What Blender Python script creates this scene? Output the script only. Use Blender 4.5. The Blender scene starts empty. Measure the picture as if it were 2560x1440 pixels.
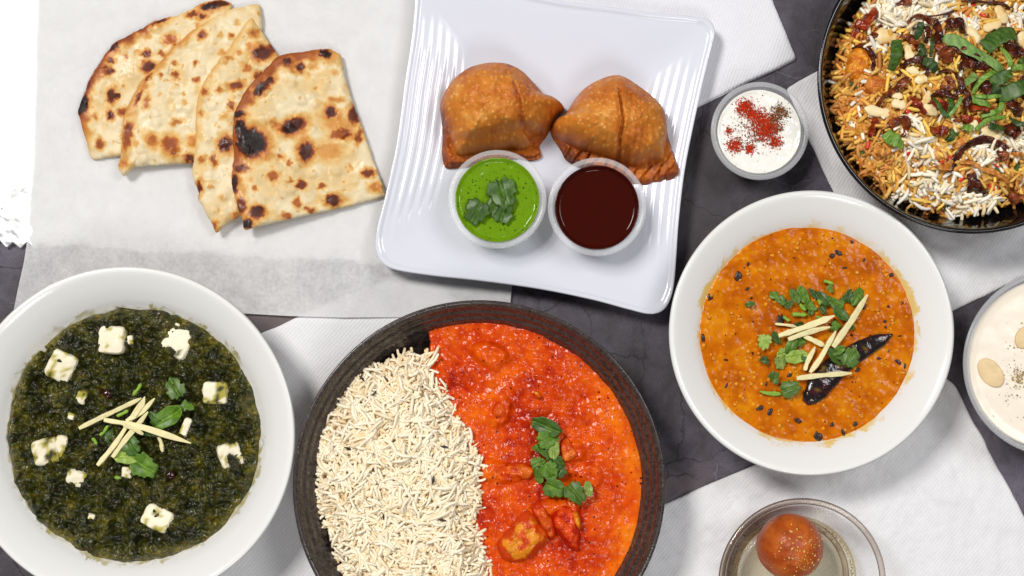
import bpy, math, random
import numpy as np
from mathutils import Matrix, Vector, Euler

# ------------------------------------------------------------------ camera, world, lamps, exposure
SC = bpy.context.scene
COL = SC.collection
rng = np.random.RandomState(7)
random.seed(7)
PI = math.pi

H = 1.0                 # camera height above the table, metres
S0 = 0.27e-3            # metres per photo pixel at table height
NX, NY = 1280.0, 1080.0  # pixel straight below the lens

cam_d = bpy.data.cameras.new('camera')
cam = bpy.data.objects.new('camera', cam_d)
COL.objects.link(cam)
cam.location = (0, 0, H)
cam.rotation_euler = (0, 0, 0)
cam_d.sensor_width = 36.0
cam_d.lens = 36.0 * H / (2560 * S0)
cam_d.shift_y = (NY - 720) / 2560.0
cam_d.clip_start = 0.05
cam_d.clip_end = 20
SC.camera = cam

wd = bpy.data.worlds.new('World')
SC.world = wd
wd.use_nodes = True
wd.node_tree.nodes['Background'].inputs[0].default_value = (0.95, 0.97, 1.0, 1)
wd.node_tree.nodes['Background'].inputs[1].default_value = 0.15


def area(name, loc, target, size, power, color=(1, 1, 1)):
    d = bpy.data.lights.new(name, 'AREA')
    d.shape = 'SQUARE'
    d.size = size
    d.energy = power
    d.color = color
    o = bpy.data.objects.new(name, d)
    COL.objects.link(o)
    o.location = loc
    v = Vector(target) - Vector(loc)
    o.rotation_euler = v.to_track_quat('-Z', 'Y').to_euler()
    return o


area('key_softbox', (-1.30, 1.10, 2.55), (0, 0.08, 0), 0.66, 68, (1, 0.972, 0.935))
area('fill_softbox', (1.5, 0.8, 2.5), (0, 0.08, 0), 0.8, 25, (0.97, 0.985, 1))
area('front_softbox', (0.4, -1.7, 2.4), (0, 0.08, 0), 0.8, 20, (1, 0.985, 0.965))

SC.view_settings.view_transform = 'Standard'
SC.view_settings.look = 'None'
SC.view_settings.exposure = 0.0
SC.view_settings.gamma = 1.0
SC.view_settings.use_curve_mapping = False
SC.render.engine = 'CYCLES'
SC.cycles.use_denoising = True
SC.cycles.max_bounces = 12
SC.cycles.transparent_max_bounces = 24
SC.cycles.sample_clamp_indirect = 6.0


# ------------------------------------------------------------------ numbers
def lin(c):
    c = np.asarray(c, float) / 255.0
    return np.where(c <= 0.04045, c / 12.92, ((c + 0.055) / 1.055) ** 2.4)


def W(px, py, z=0.0):
    s = S0 * (H - z) / H
    return Vector(((px - NX) * s, (NY - py) * s, z))


def Wa(px, py, z0):
    s = S0 * (H - z0) / H
    return (np.asarray(px, float) - NX) * s, (NY - np.asarray(py, float)) * s


def PS(z):              # metres per photo pixel at height z
    return S0 * (H - z) / H


def smooth(a, b, x):
    t = np.clip((np.asarray(x, float) - a) / (b - a), 0, 1)
    return t * t * (3 - 2 * t)


_perm = {}


def _tab(seed):
    if seed not in _perm:
        r = np.random.RandomState(seed + 1000)
        p = r.permutation(256)
        ang = r.rand(256) * 2 * PI
        _perm[seed] = (np.concatenate([p, p, p]), np.cos(ang), np.sin(ang))
    return _perm[seed]


def pnoise(x, y, seed=0):
    p, gx, gy = _tab(seed)
    xi = np.floor(x).astype(int)
    yi = np.floor(y).astype(int)
    xf = x - xi
    yf = y - yi
    u = xf * xf * xf * (xf * (xf * 6 - 15) + 10)
    v = yf * yf * yf * (yf * (yf * 6 - 15) + 10)

    def g(ix, iy, dx, dy):
        h = p[(p[ix & 255] + iy) & 255]
        return gx[h] * dx + gy[h] * dy
    a = g(xi, yi, xf, yf)
    b = g(xi + 1, yi, xf - 1, yf)
    c = g(xi, yi + 1, xf, yf - 1)
    d = g(xi + 1, yi + 1, xf - 1, yf - 1)
    return ((a + (b - a) * u) * (1 - v) + (c + (d - c) * u) * v) * 1.5


def fbm(x, y, octv=4, seed=0, gain=0.5):
    x = np.asarray(x, float)
    y = np.asarray(y, float)
    s = np.zeros_like(x)
    a = 1.0
    f = 1.0
    for i in range(octv):
        s += a * pnoise(x * f, y * f, seed + i)
        a *= gain
        f *= 2.03
    return s


def worley(x, y, seed=0):
    """distance to the nearest feature point, to the second one, and a random id in 0..1"""
    r = np.random.RandomState(seed + 500)
    jx = r.rand(64, 64)
    jy = r.rand(64, 64)
    idr = r.rand(64, 64)
    x = np.asarray(x, float)
    y = np.asarray(y, float)
    xi = np.floor(x).astype(int)
    yi = np.floor(y).astype(int)
    f1 = np.full(x.shape, 9.0)
    f2 = np.full(x.shape, 9.0)
    ident = np.zeros(x.shape)
    for dx in (-1, 0, 1):
        for dy in (-1, 0, 1):
            cx = (xi + dx) % 64
            cy = (yi + dy) % 64
            d = np.hypot(xi + dx + jx[cx, cy] - x, yi + dy + jy[cx, cy] - y)
            m = d < f1
            f2 = np.where(m, f1, np.minimum(f2, d))
            ident = np.where(m, idr[cx, cy], ident)
            f1 = np.where(m, d, f1)
    return f1, f2, ident


def ramp(v, stops):
    xs = [s[0] for s in stops]
    cs = np.array([s[1] for s in stops], float)
    return np.stack([np.interp(v, xs, cs[:, k]) for k in range(3)], -1)


def mixc(a, b, f):
    f = np.asarray(f)[..., None]
    return np.asarray(a, float) * (1 - f) + np.asarray(b, float) * f


def smooth_closed(pts, n):
    p = np.asarray(pts, float)
    m = len(p)
    out = []
    for i in range(m):
        p0, p1, p2, p3 = p[i - 1], p[i], p[(i + 1) % m], p[(i + 2) % m]
        t = np.linspace(0, 1, 16, endpoint=False)[:, None]
        out.append(0.5 * ((2 * p1) + (-p0 + p2) * t + (2 * p0 - 5 * p1 + 4 * p2 - p3) * t ** 2 + (-p0 + 3 * p1 - 3 * p2 + p3) * t ** 3))
    return resample(np.concatenate(out), n)


def resample(p, n):
    q = np.vstack([p, p[:1]])
    d = np.concatenate([[0], np.cumsum(np.hypot(*(q[1:] - q[:-1]).T))])
    t = np.linspace(0, d[-1], n, endpoint=False)
    return np.stack([np.interp(t, d, q[:, 0]), np.interp(t, d, q[:, 1])], -1)


def spline(pts, n):
    p = np.asarray(pts, float)
    if len(p) == 2:
        t = np.linspace(0, 1, n)[:, None]
        return p[0] * (1 - t) + p[1] * t
    e = np.vstack([2 * p[0] - p[1], p, 2 * p[-1] - p[-2]])
    out = []
    m = len(p) - 1
    for i in range(m):
        p0, p1, p2, p3 = e[i], e[i + 1], e[i + 2], e[i + 3]
        t = np.linspace(0, 1, 14, endpoint=False)[:, None]
        out.append(0.5 * ((2 * p1) + (-p0 + p2) * t + (2 * p0 - 5 * p1 + 4 * p2 - p3) * t ** 2 + (-p0 + 3 * p1 - 3 * p2 + p3) * t ** 3))
    out.append(p[-1:])
    q = np.concatenate(out)
    d = np.concatenate([[0], np.cumsum(np.linalg.norm(q[1:] - q[:-1], axis=1))])
    t = np.linspace(0, d[-1], n)
    return np.stack([np.interp(t, d, q[:, k]) for k in range(p.shape[1])], -1)


# ------------------------------------------------------------------ mesh and object helpers
def mesh(name, V, faces, col=None, smooth_shade=True, mat=None):
    """faces: list of (m,k) integer arrays"""
    me = bpy.data.meshes.new(name)
    V = np.asarray(V, np.float32)
    me.vertices.add(len(V))
    me.vertices.foreach_set('co', V.ravel())
    loops = np.concatenate([np.asarray(f).ravel() for f in faces]).astype(np.int32)
    tot = np.concatenate([np.full(len(f), np.asarray(f).shape[1]) for f in faces]).astype(np.int32)
    start = np.concatenate([[0], np.cumsum(tot)[:-1]]).astype(np.int32)
    me.loops.add(len(loops))
    me.loops.foreach_set('vertex_index', loops)
    me.polygons.add(len(tot))
    me.polygons.foreach_set('loop_start', start)
    me.polygons.foreach_set('loop_total', tot)
    me.polygons.foreach_set('use_smooth', np.full(len(tot), smooth_shade))
    if col is not None:
        c = np.ones((len(V), 4), np.float32)
        c[:, :3] = lin(np.clip(col, 0, 255))
        at = me.color_attributes.new('Col', 'FLOAT_COLOR', 'POINT')
        at.data.foreach_set('color', c.ravel())
    me.update(calc_edges=True)
    me.validate()
    if mat:
        me.materials.append(mat)
    return me


def link(name, data, parent=None, label=None, cat=None, group=None, kind=None, loc=None):
    o = bpy.data.objects.new(name, data)
    COL.objects.link(o)
    if parent:
        o.parent = parent
    if loc is not None:
        o.location = loc
    if label:
        o['label'] = label
    if cat:
        o['category'] = cat
    if group:
        o['group'] = group
    if kind:
        o['kind'] = kind
    return o


def polar_faces(nt, nr):
    """vertex 0 is the middle, then nr rings of nt"""
    i = np.arange(nt)
    j = (i + 1) % nt
    tri = np.stack([np.zeros(nt, int), 1 + i, 1 + j], -1)
    quads = []
    for r in range(nr - 1):
        a = 1 + r * nt
        b = a + nt
        quads.append(np.stack([a + i, b + i, b + j, a + j], -1))
    return tri, (np.concatenate(quads) if quads else np.zeros((0, 4), int))


def hf(name, outline, center, z0, nr, zfun, colfun=None, mat=None, zbot=None, parent=None, upow=0.8, sheet=False, **kw):
    """a solid whose top is a height field over a star-shaped outline given in photo pixels at height z0"""
    outline = np.asarray(outline, float)
    # counter-clockwise seen from above (photo y points down)
    area2 = np.sum(outline[:, 0] * np.roll(outline[:, 1], -1) - np.roll(outline[:, 0], -1) * outline[:, 1])
    if area2 > 0:
        outline = outline[::-1]
    nt = len(outline)
    us = (np.arange(1, nr + 1) / nr) ** upow
    c = np.asarray(center, float)
    px = np.concatenate([[c[0]], (c[0] + (outline[None, :, 0] - c[0]) * us[:, None]).ravel()])
    py = np.concatenate([[c[1]], (c[1] + (outline[None, :, 1] - c[1]) * us[:, None]).ravel()])
    u = np.concatenate([[0], np.repeat(us, nt)])
    z = np.asarray(zfun(px, py, u)) + np.zeros(len(px))
    X, Y = Wa(px, py, z0)
    V = np.stack([X, Y, z], -1)
    tri, quad = polar_faces(nt, nr)
    col = None
    if colfun:
        col = colfun(px, py, u, z)
    # side wall and closed bottom
    last = 1 + (nr - 1) * nt
    ze = zbot if zbot is not None else z.min() - 0.001
    rim = V[last:last + nt].copy()
    if callable(ze):
        rim[:, 2] = ze(px[last:], py[last:])
        bc = ze(np.array([c[0]]), np.array([c[1]]))[0]
    else:
        rim[:, 2] = ze
        bc = ze
    n0 = len(V)
    V = np.vstack([V, rim, [[X[0], Y[0], bc]]])
    i = np.arange(nt)
    j = (i + 1) % nt
    side = np.stack([last + i, n0 + i, n0 + j, last + j], -1)
    bot = np.stack([np.full(nt, n0 + nt), n0 + j, n0 + i], -1)
    if col is not None:
        col = np.vstack([col, col[last:last + nt], col[:1]])
    me = mesh(name, V, [tri, quad] if sheet else [tri, quad, side, bot], col, True, mat)
    return link(name, me, parent, **kw)


def bowl_fill(z):
    """underside of a filling: shallow at the wall, deeper in the middle"""
    return lambda a, b: np.zeros(len(a)) + (z - 0.009 if len(a) == 1 else z - 0.0012)


def circle(cx, cy, r, n, wob=0.0, seed=0, freq=3.0):
    t = np.linspace(0, 2 * PI, n, endpoint=False)
    rr = r * (1 + wob * fbm(np.cos(t) * freq + 5, np.sin(t) * freq + 5, 4, seed))
    return np.stack([cx + np.cos(t) * rr, cy + np.sin(t) * rr], -1)


def lathe(name, prof, loc, seg, mat, parent=None, sub=5, colfun=None, **kw):
    """prof in millimetres from the outside bottom middle to the inside bottom middle, r and z"""
    p = spline(np.asarray(prof, float), len(prof) * sub) * 1e-3
    p[:, 0] = np.maximum(p[:, 0], 0)
    n = len(p)
    t = np.linspace(0, 2 * PI, seg, endpoint=False)
    V = np.stack([p[:, None, 0] * np.cos(t), p[:, None, 0] * np.sin(t), np.repeat(p[:, None, 1], seg, 1)], -1).reshape(-1, 3)
    i = np.arange(seg)
    j = (i + 1) % seg
    q = []
    for k in range(n - 1):
        a = k * seg
        b = a + seg
        q.append(np.stack([a + i, a + j, b + j, b + i], -1))
    me = mesh(name, V, [np.concatenate(q)], None, True, mat)
    return link(name, me, parent, loc=loc, **kw)


def sweep_geo(P, a, b, roll=0.0, m=8, power=2.0, twist_seed=None):
    """a tube of superelliptic section along P (n,3): half width a across, half height b"""
    P = np.asarray(P, float)
    n = len(P)
    a = np.broadcast_to(a, (n,)).astype(float)
    b = np.broadcast_to(b, (n,)).astype(float)
    roll = np.broadcast_to(roll, (n,)).astype(float)
    T = np.gradient(P, axis=0)
    T /= np.linalg.norm(T, axis=1)[:, None] + 1e-12
    up = np.array([0, 0, 1.0])
    L = np.cross(up, T)
    ln = np.linalg.norm(L, axis=1)
    L[ln < 1e-4] = (1, 0, 0)
    L /= np.linalg.norm(L, axis=1)[:, None]
    N = np.cross(T, L)
    cr, sr = np.cos(roll)[:, None], np.sin(roll)[:, None]
    L2 = L * cr + N * sr
    N2 = -L * sr + N * cr
    t = np.linspace(0, 2 * PI, m, endpoint=False) + PI / m
    ct = np.sign(np.cos(t)) * np.abs(np.cos(t)) ** (2 / power)
    st = np.sign(np.sin(t)) * np.abs(np.sin(t)) ** (2 / power)
    V = P[:, None] + L2[:, None] * (a[:, None] * ct)[..., None] + N2[:, None] * (b[:, None] * st)[..., None]
    V = V.reshape(-1, 3)
    i = np.arange(m)
    j = (i + 1) % m
    q = np.concatenate([np.stack([k * m + i, k * m + j, (k + 1) * m + j, (k + 1) * m + i], -1) for k in range(n - 1)])
    n0 = len(V)
    V = np.vstack([V, P[:1], P[-1:]])
    c0 = np.stack([np.full(m, n0), j, i], -1)
    c1 = np.stack([np.full(m, n0 + 1), (n - 1) * m + i, (n - 1) * m + j], -1)
    return V, [q, c0, c1]


def sweep(name, P, a, b, mat, roll=0.0, m=8, power=2.0, colfun=None, parent=None, smooth_shade=True, **kw):
    V, F = sweep_geo(P, a, b, roll, m, power)
    col = colfun(V) if colfun else None
    base = V.mean(0)
    me = mesh(name, V - base, F, col, smooth_shade, mat)
    return link(name, me, parent, loc=base if parent is None else base - np.array(parent.location), **kw)


def scatter(name, variants, idx, R, pos, scale, cols, mat, parent=None, **kw):
    """many small copies joined into one mesh"""
    Vs, Fq, Ft, C = [], [], [], []
    off = 0
    for k, (V, F) in enumerate(variants):
        s = np.where(idx == k)[0]
        if len(s) == 0:
            continue
        P = np.einsum('nij,vj->nvi', R[s], V) * scale[s][:, None, None] + pos[s][:, None]
        nv = len(V)
        o = off + np.arange(len(s)) * nv
        for f in F:
            f = np.asarray(f)
            g = (o[:, None, None] + f[None]).reshape(-1, f.shape[1])
            (Fq if f.shape[1] == 4 else Ft).append(g)
        Vs.append(P.reshape(-1, 3))
        C.append(np.repeat(cols[s], nv, 0))
        off += len(s) * nv
    faces = []
    if Fq:
        faces.append(np.concatenate(Fq))
    if Ft:
        faces.append(np.concatenate(Ft))
    me = mesh(name, np.concatenate(Vs), faces, np.concatenate(C), True, mat)
    return link(name, me, parent, kind='stuff', **kw)


def rot_mats(yaw, pitch, roll):
    return np.array([np.array((Matrix.Rotation(y, 3, 'Z') @ Matrix.Rotation(p, 3, 'Y') @ Matrix.Rotation(r, 3, 'X'))) for y, p, r in zip(yaw, pitch, roll)])


# ------------------------------------------------------------------ materials
class NT:
    def __init__(s, name):
        s.m = bpy.data.materials.new(name)
        s.m.use_nodes = True
        s.t = s.m.node_tree
        s.b = s.t.nodes['Principled BSDF']
        s.out = s.t.nodes['Material Output']

    def n(s, kind, **kw):
        o = s.t.nodes.new('ShaderNode' + kind)
        for k, v in kw.items():
            setattr(o, k, v)
        return o

    def l(s, a, b):
        s.t.links.new(a, b)

    def coord(s):
        if not hasattr(s, '_c'):
            s._c = s.n('NewGeometry').outputs['Position']
        return s._c

    def noise(s, scale, detail=4, rough=0.55, dist=0.0, vec=None):
        o = s.n('TexNoise')
        o.inputs['Scale'].default_value = scale
        o.inputs['Detail'].default_value = detail
        o.inputs['Roughness'].default_value = rough
        o.inputs['Distortion'].default_value = dist
        s.l(vec or s.coord(), o.inputs['Vector'])
        return o

    def voro(s, scale, feature='F1', vec=None, rnd=1.0):
        o = s.n('TexVoronoi', feature=feature)
        o.inputs['Scale'].default_value = scale
        o.inputs['Randomness'].default_value = rnd
        s.l(vec or s.coord(), o.inputs['Vector'])
        return o

    def map(s, v, a, b, c=0.0, d=1.0, smooth_=True):
        o = s.n('MapRange')
        if smooth_:
            o.interpolation_type = 'SMOOTHSTEP'
        s.l(v, o.inputs['Value'])
        for k, x in zip(('From Min', 'From Max', 'To Min', 'To Max'), (a, b, c, d)):
            o.inputs[k].default_value = x
        return o.outputs['Result']

    def math(s, op, a, b):
        o = s.n('Math', operation=op)
        for k, x in enumerate((a, b)):
            if isinstance(x, (int, float)):
                o.inputs[k].default_value = x
            else:
                s.l(x, o.inputs[k])
        return o.outputs[0]

    def mix(s, f, a, b, mode='MIX'):
        o = s.n('Mix', data_type='RGBA', blend_type=mode)
        for sock, x in ((o.inputs[0], f), (o.inputs[6], a), (o.inputs[7], b)):
            if isinstance(x, (int, float)):
                sock.default_value = x
            elif isinstance(x, (tuple, list, np.ndarray)):
                sock.default_value = tuple(lin(x)) + (1,)
            else:
                s.l(x, sock)
        return o.outputs[2]

    def attr(s):
        return s.n('Attribute', attribute_name='Col').outputs['Color']

    def bump(s, h, strength, dist, normal=None):
        o = s.n('Bump')
        o.inputs['Strength'].default_value = strength
        o.inputs['Distance'].default_value = dist
        s.l(h, o.inputs['Height'])
        if normal:
            s.l(normal, o.inputs['Normal'])
        return o.outputs['Normal']

    def set(s, **kw):
        for k, v in kw.items():
            k = k.replace('_', ' ')
            if isinstance(v, (int, float)):
                s.b.inputs[k].default_value = v
            elif isinstance(v, tuple):
                s.b.inputs[k].default_value = v
            else:
                s.l(v, s.b.inputs[k])
        return s


def simple(name, color=None, rough=0.5, spec=0.5, vary=0.0, vscale=60, bumps=(), specks=(), sss=0.0, coat=0.0, metal=0.0, rvar=0.0, rscale=150, rand=0.0, det=3.0, trans=0.0, patchy=0):
    """colour from a constant or the mesh's own Col attribute; specks: (scale, radius, share, colour)"""
    t = NT(name)
    if color is None:
        c = t.attr()
    else:
        rgb = t.n('RGB')
        rgb.outputs[0].default_value = tuple(lin(color)) + (1,)
        c = rgb.outputs[0]
    if vary:
        nz = t.noise(vscale, 5)
        f = t.map(nz.outputs['Fac'], 0.3, 0.7, 1 - vary, 1 + vary, False)
        hsv = t.n('HueSaturation')
        t.l(c, hsv.inputs['Color'])
        t.l(f, hsv.inputs['Value'])
        c = hsv.outputs[0]
    if rand:
        oi = t.n('ObjectInfo')
        f = t.map(oi.outputs['Random'], 0, 1, 1 - rand, 1 + rand, False)
        hsv = t.n('HueSaturation')
        t.l(c, hsv.inputs['Color'])
        t.l(f, hsv.inputs['Value'])
        c = hsv.outputs[0]
    for sc, rad, share, colr in specks:
        wn = t.noise(sc * 1.7, 2)
        add = t.n('VectorMath', operation='SCALE')
        t.l(wn.outputs['Color'], add.inputs[0])
        add.inputs['Scale'].default_value = 0.5 / sc
        ad2 = t.n('VectorMath', operation='ADD')
        t.l(add.outputs[0], ad2.inputs[0])
        t.l(t.coord(), ad2.inputs[1])
        v = t.voro(sc, vec=ad2.outputs[0])
        near = t.map(v.outputs['Distance'], rad * 0.7, rad, 1, 0)
        sep = t.n('SeparateColor')
        t.l(v.outputs['Color'], sep.inputs[0])
        pick = t.map(sep.outputs[0], share - 0.01, share + 0.01, 1, 0)
        c = t.mix(t.math('MULTIPLY', near, pick), c, colr)
    t.l(c, t.b.inputs['Base Color'])
    nrm = None
    for sc, strength, dist in bumps:
        nz = t.noise(sc, det, 0.5)
        nrm = t.bump(nz.outputs['Fac'], strength, dist, nrm)
        if patchy:          # smoother pools between rougher patches
            pm = t.map(t.noise(patchy, 2).outputs['Fac'], 0.40, 0.62, 0.04 * strength, strength)
            t.l(pm, nrm.node.inputs['Strength'])
    if nrm:
        t.l(nrm, t.b.inputs['Normal'])
    t.set(Roughness=float(rough), Metallic=float(metal))
    t.b.inputs['Specular IOR Level'].default_value = spec
    t.b.inputs['Coat Weight'].default_value = coat
    t.b.inputs['Coat Roughness'].default_value = 0.08
    if rvar:
        nz = t.noise(rscale, 3)
        t.l(t.map(nz.outputs['Fac'], 0.35, 0.65, max(0.03, rough - rvar), min(1, rough + rvar)), t.b.inputs['Roughness'])
    if sss:
        t.b.inputs['Subsurface Weight'].default_value = sss
        t.b.inputs['Subsurface Radius'].default_value = (1, 0.85, 0.7)
        t.b.inputs['Subsurface Scale'].default_value = 0.0020
    if trans:
        tl = t.n('BsdfTranslucent')
        t.l(c, tl.inputs['Color'])
        mx = t.n('MixShader')
        mx.inputs[0].default_value = trans
        t.l(t.b.outputs[0], mx.inputs[1])
        t.l(tl.outputs[0], mx.inputs[2])
        t.l(mx.outputs[0], t.out.inputs['Surface'])
    return t.m


def table_material():
    t = NT('slate_leather')
    nz = t.noise(9, 6, 0.6)
    warp = t.n('VectorMath', operation='MULTIPLY_ADD')
    t.l(t.noise(26, 5, 0.62).outputs['Color'], warp.inputs[0])
    warp.inputs[1].default_value = (0.034, 0.034, 0.0)
    t.l(t.coord(), warp.inputs[2])
    c = t.mix(t.map(nz.outputs['Fac'], 0.38, 0.62), (72, 66, 70), (104, 98, 112))
    c = t.mix(t.map(t.noise(55, 5, 0.65, 0.8).outputs['Fac'], 0.4, 0.66, 0, 0.6), c, (58, 53, 58))
    c = t.mix(t.map(t.noise(6, 4, 0.6, vec=warp.outputs[0]).outputs['Fac'], 0.5, 0.68), c, (110, 96, 92))
    grain = t.noise(900, 3, 0.7)
    c = t.mix(t.map(grain.outputs['Fac'], 0.3, 0.7, 0, 0.35), c, (46, 42, 46))
    v1 = t.voro(24, 'DISTANCE_TO_EDGE', warp.outputs[0])
    mask = t.map(t.noise(14, 3).outputs['Fac'], 0.42, 0.58)
    e1 = t.math('MULTIPLY', t.map(v1.outputs['Distance'], 0.0, 0.022, 1, 0), mask)
    c = t.mix(t.math('MULTIPLY', e1, 0.55), c, (30, 27, 32))
    w2 = t.n('VectorMath', operation='MULTIPLY_ADD')
    t.l(t.noise(40, 4, 0.6).outputs['Color'], w2.inputs[0])
    w2.inputs[1].default_value = (0.02, 0.02, 0.0)
    sh = t.n('VectorMath', operation='ADD')
    t.l(t.coord(), sh.inputs[0])
    sh.inputs[1].default_value = (1.37, 0.71, 0)
    t.l(sh.outputs[0], w2.inputs[2])
    v2 = t.voro(34, 'DISTANCE_TO_EDGE', w2.outputs[0])
    mask2 = t.map(t.noise(19, 3).outputs['Fac'], 0.5, 0.62)
    e2 = t.math('MULTIPLY', t.map(v2.outputs['Distance'], 0.0, 0.022, 1, 0), mask2)
    c = t.mix(t.math('MULTIPLY', e2, 0.4), c, (136, 131, 137))
    t.l(c, t.b.inputs['Base Color'])
    n1 = t.bump(grain.outputs['Fac'], 0.35, 0.0006)
    n1 = t.bump(t.math('MULTIPLY', e1, -1.0), 0.4, 0.0008, n1)
    n1 = t.bump(e2, 0.4, 0.0008, n1)
    n1 = t.bump(t.noise(60, 4, vec=warp.outputs[0]).outputs['Fac'], 0.5, 0.002, n1)
    t.l(n1, t.b.inputs['Normal'])
    t.set(Roughness=0.62)
    t.b.inputs['Specular IOR Level'].default_value = 0.35
    return t.m


def cloth_material(name, angle, base=(230, 229, 231), twill=0.11, period=0.0021):
    t = NT(name)
    rot = t.n('VectorRotate', rotation_type='Z_AXIS')
    t.l(t.coord(), rot.inputs['Vector'])
    rot.inputs['Angle'].default_value = math.radians(angle)
    w = t.n('TexWave', wave_type='BANDS', bands_direction='X')
    w.inputs['Scale'].default_value = 2 * PI / (20 * period)
    w.inputs['Distortion'].default_value = 0.6
    w.inputs['Detail'].default_value = 1.0
    w.inputs['Detail Scale'].default_value = 2.0
    t.l(rot.outputs[0], w.inputs['Vector'])
    nz = t.noise(700, 2)
    big = t.noise(30, 4)
    f = t.math('MULTIPLY', t.map(w.outputs['Fac'], 0, 1, 1, 0, False), twill)
    f = t.math('ADD', f, t.map(nz.outputs['Fac'], 0.3, 0.7, 0.05, -0.03, False))
    c = t.mix(f, base, (120, 116, 122))
    c = t.mix(t.map(big.outputs['Fac'], 0.45, 0.75, 0, 0.12), c, (205, 203, 210))
    t.l(c, t.b.inputs['Base Color'])
    n1 = t.bump(w.outputs['Fac'], 0.3, 0.0004)
    n1 = t.bump(nz.outputs['Fac'], 0.25, 0.0004, n1)
    n1 = t.bump(t.noise(45, 3, dist=0.6).outputs['Fac'], 0.15, 0.004, n1)
    t.l(n1, t.b.inputs['Normal'])
    t.set(Roughness=0.9)
    t.b.inputs['Specular IOR Level'].default_value = 0.15
    t.b.inputs['Sheen Weight'].default_value = 0.15
    return t.m


def paper_material():
    t = NT('parchment_paper')
    pulp = t.noise(70, 8, 0.75)
    pulp2 = t.noise(420, 4, 0.7)
    t.l(t.mix(t.map(pulp.outputs['Fac'], 0.35, 0.7), (236, 235, 235), (231, 230, 231)), t.b.inputs['Base Color'])
    n1 = t.bump(t.noise(25, 3).outputs['Fac'], 0.15, 0.004)
    t.l(n1, t.b.inputs['Normal'])
    t.set(Roughness=0.6)
    t.b.inputs['Specular IOR Level'].default_value = 0.25
    tr = t.n('BsdfTransparent')
    tl = t.n('BsdfTranslucent')
    tl.inputs['Color'].default_value = (0.95, 0.95, 0.94, 1)
    mx = t.n('MixShader')
    f = t.math('ADD', t.map(pulp.outputs['Fac'], 0.3, 0.7, 0.26, 0.42, False), t.map(pulp2.outputs['Fac'], 0.3, 0.7, -0.09, 0.09, False))
    t.l(f, mx.inputs[0])
    t.l(t.b.outputs[0], mx.inputs[1])
    t.l(tl.outputs[0], mx.inputs[2])
    m2 = t.n('MixShader')
    m2.inputs[0].default_value = 0.07
    t.l(mx.outputs[0], m2.inputs[1])
    t.l(tr.outputs[0], m2.inputs[2])
    t.l(m2.outputs[0], t.out.inputs['Surface'])
    return t.m


def plastic_material(name='clear_plastic', f0=0.10, f1=0.32):
    t = NT(name)
    t.b.inputs['Base Color'].default_value = (0.93, 0.94, 0.96, 1)
    t.set(Roughness=0.12)
    t.b.inputs['Specular IOR Level'].default_value = 0.6
    tr = t.n('BsdfTransparent')
    mx = t.n('MixShader')
    lw = t.n('LayerWeight')
    lw.inputs['Blend'].default_value = 0.35
    t.l(t.map(lw.outputs['Facing'], 0.0, 1.0, f0, f1, False), mx.inputs[0])
    t.l(tr.outputs[0], mx.inputs[1])
    t.l(t.b.outputs[0], mx.inputs[2])
    t.l(mx.outputs[0], t.out.inputs['Surface'])
    return t.m


def clear_material(name, face, edge, gloss=0.05, blend=0.5, lo=0.35):
    """clear walls seen through: tinted more where they are seen edge-on, with a Fresnel reflection"""
    t = NT(name)
    lw = t.n('LayerWeight')
    lw.inputs['Blend'].default_value = blend
    tr = t.n('BsdfTransparent')
    t.l(t.mix(t.map(lw.outputs['Facing'], lo, 0.97), face, edge), tr.inputs['Color'])
    gl = t.n('BsdfGlossy')
    gl.inputs['Roughness'].default_value = gloss
    f2 = t.n('LayerWeight')
    f2.inputs['Blend'].default_value = 0.5
    p4 = t.math('POWER', f2.outputs['Facing'], 4.0)
    mx = t.n('MixShader')
    t.l(t.map(p4, 0, 1, 0.03, 0.45, False), mx.inputs[0])
    t.l(tr.outputs[0], mx.inputs[1])
    t.l(gl.outputs[0], mx.inputs[2])
    t.l(mx.outputs[0], t.out.inputs['Surface'])
    return t.m


def stoneware_material():
    t = NT('dark_stoneware')
    nz = t.noise(300, 5, 0.7)
    streak = t.n('Mapping')
    c0 = t.mix(t.map(t.noise(22, 4).outputs['Fac'], 0.35, 0.65), (44, 36, 33), (58, 47, 44))
    c0 = t.mix(t.map(nz.outputs['Fac'], 0.44, 0.56), c0, (70, 62, 60))
    v = t.voro(620)
    sep = t.n('SeparateColor')
    t.l(v.outputs['Color'], sep.inputs[0])
    spot = t.math('MULTIPLY', t.map(v.outputs['Distance'], 0.25, 0.45, 1, 0), t.map(sep.outputs[0], 0.44, 0.46, 1, 0))
    c = t.mix(t.math('MULTIPLY', spot, 0.85), c0, (26, 21, 22))
    t.l(c, t.b.inputs['Base Color'])
    n1 = t.bump(t.noise(160, 4).outputs['Fac'], 0.2, 0.001)
    n1 = t.bump(t.math('MULTIPLY', spot, -1.0), 0.25, 0.0004, n1)
    t.l(n1, t.b.inputs['Normal'])
    t.l(t.map(nz.outputs['Fac'], 0.4, 0.6, 0.30, 0.19), t.b.inputs['Roughness'])
    t.b.inputs['Specular IOR Level'].default_value = 0.55
    return t.m


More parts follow.
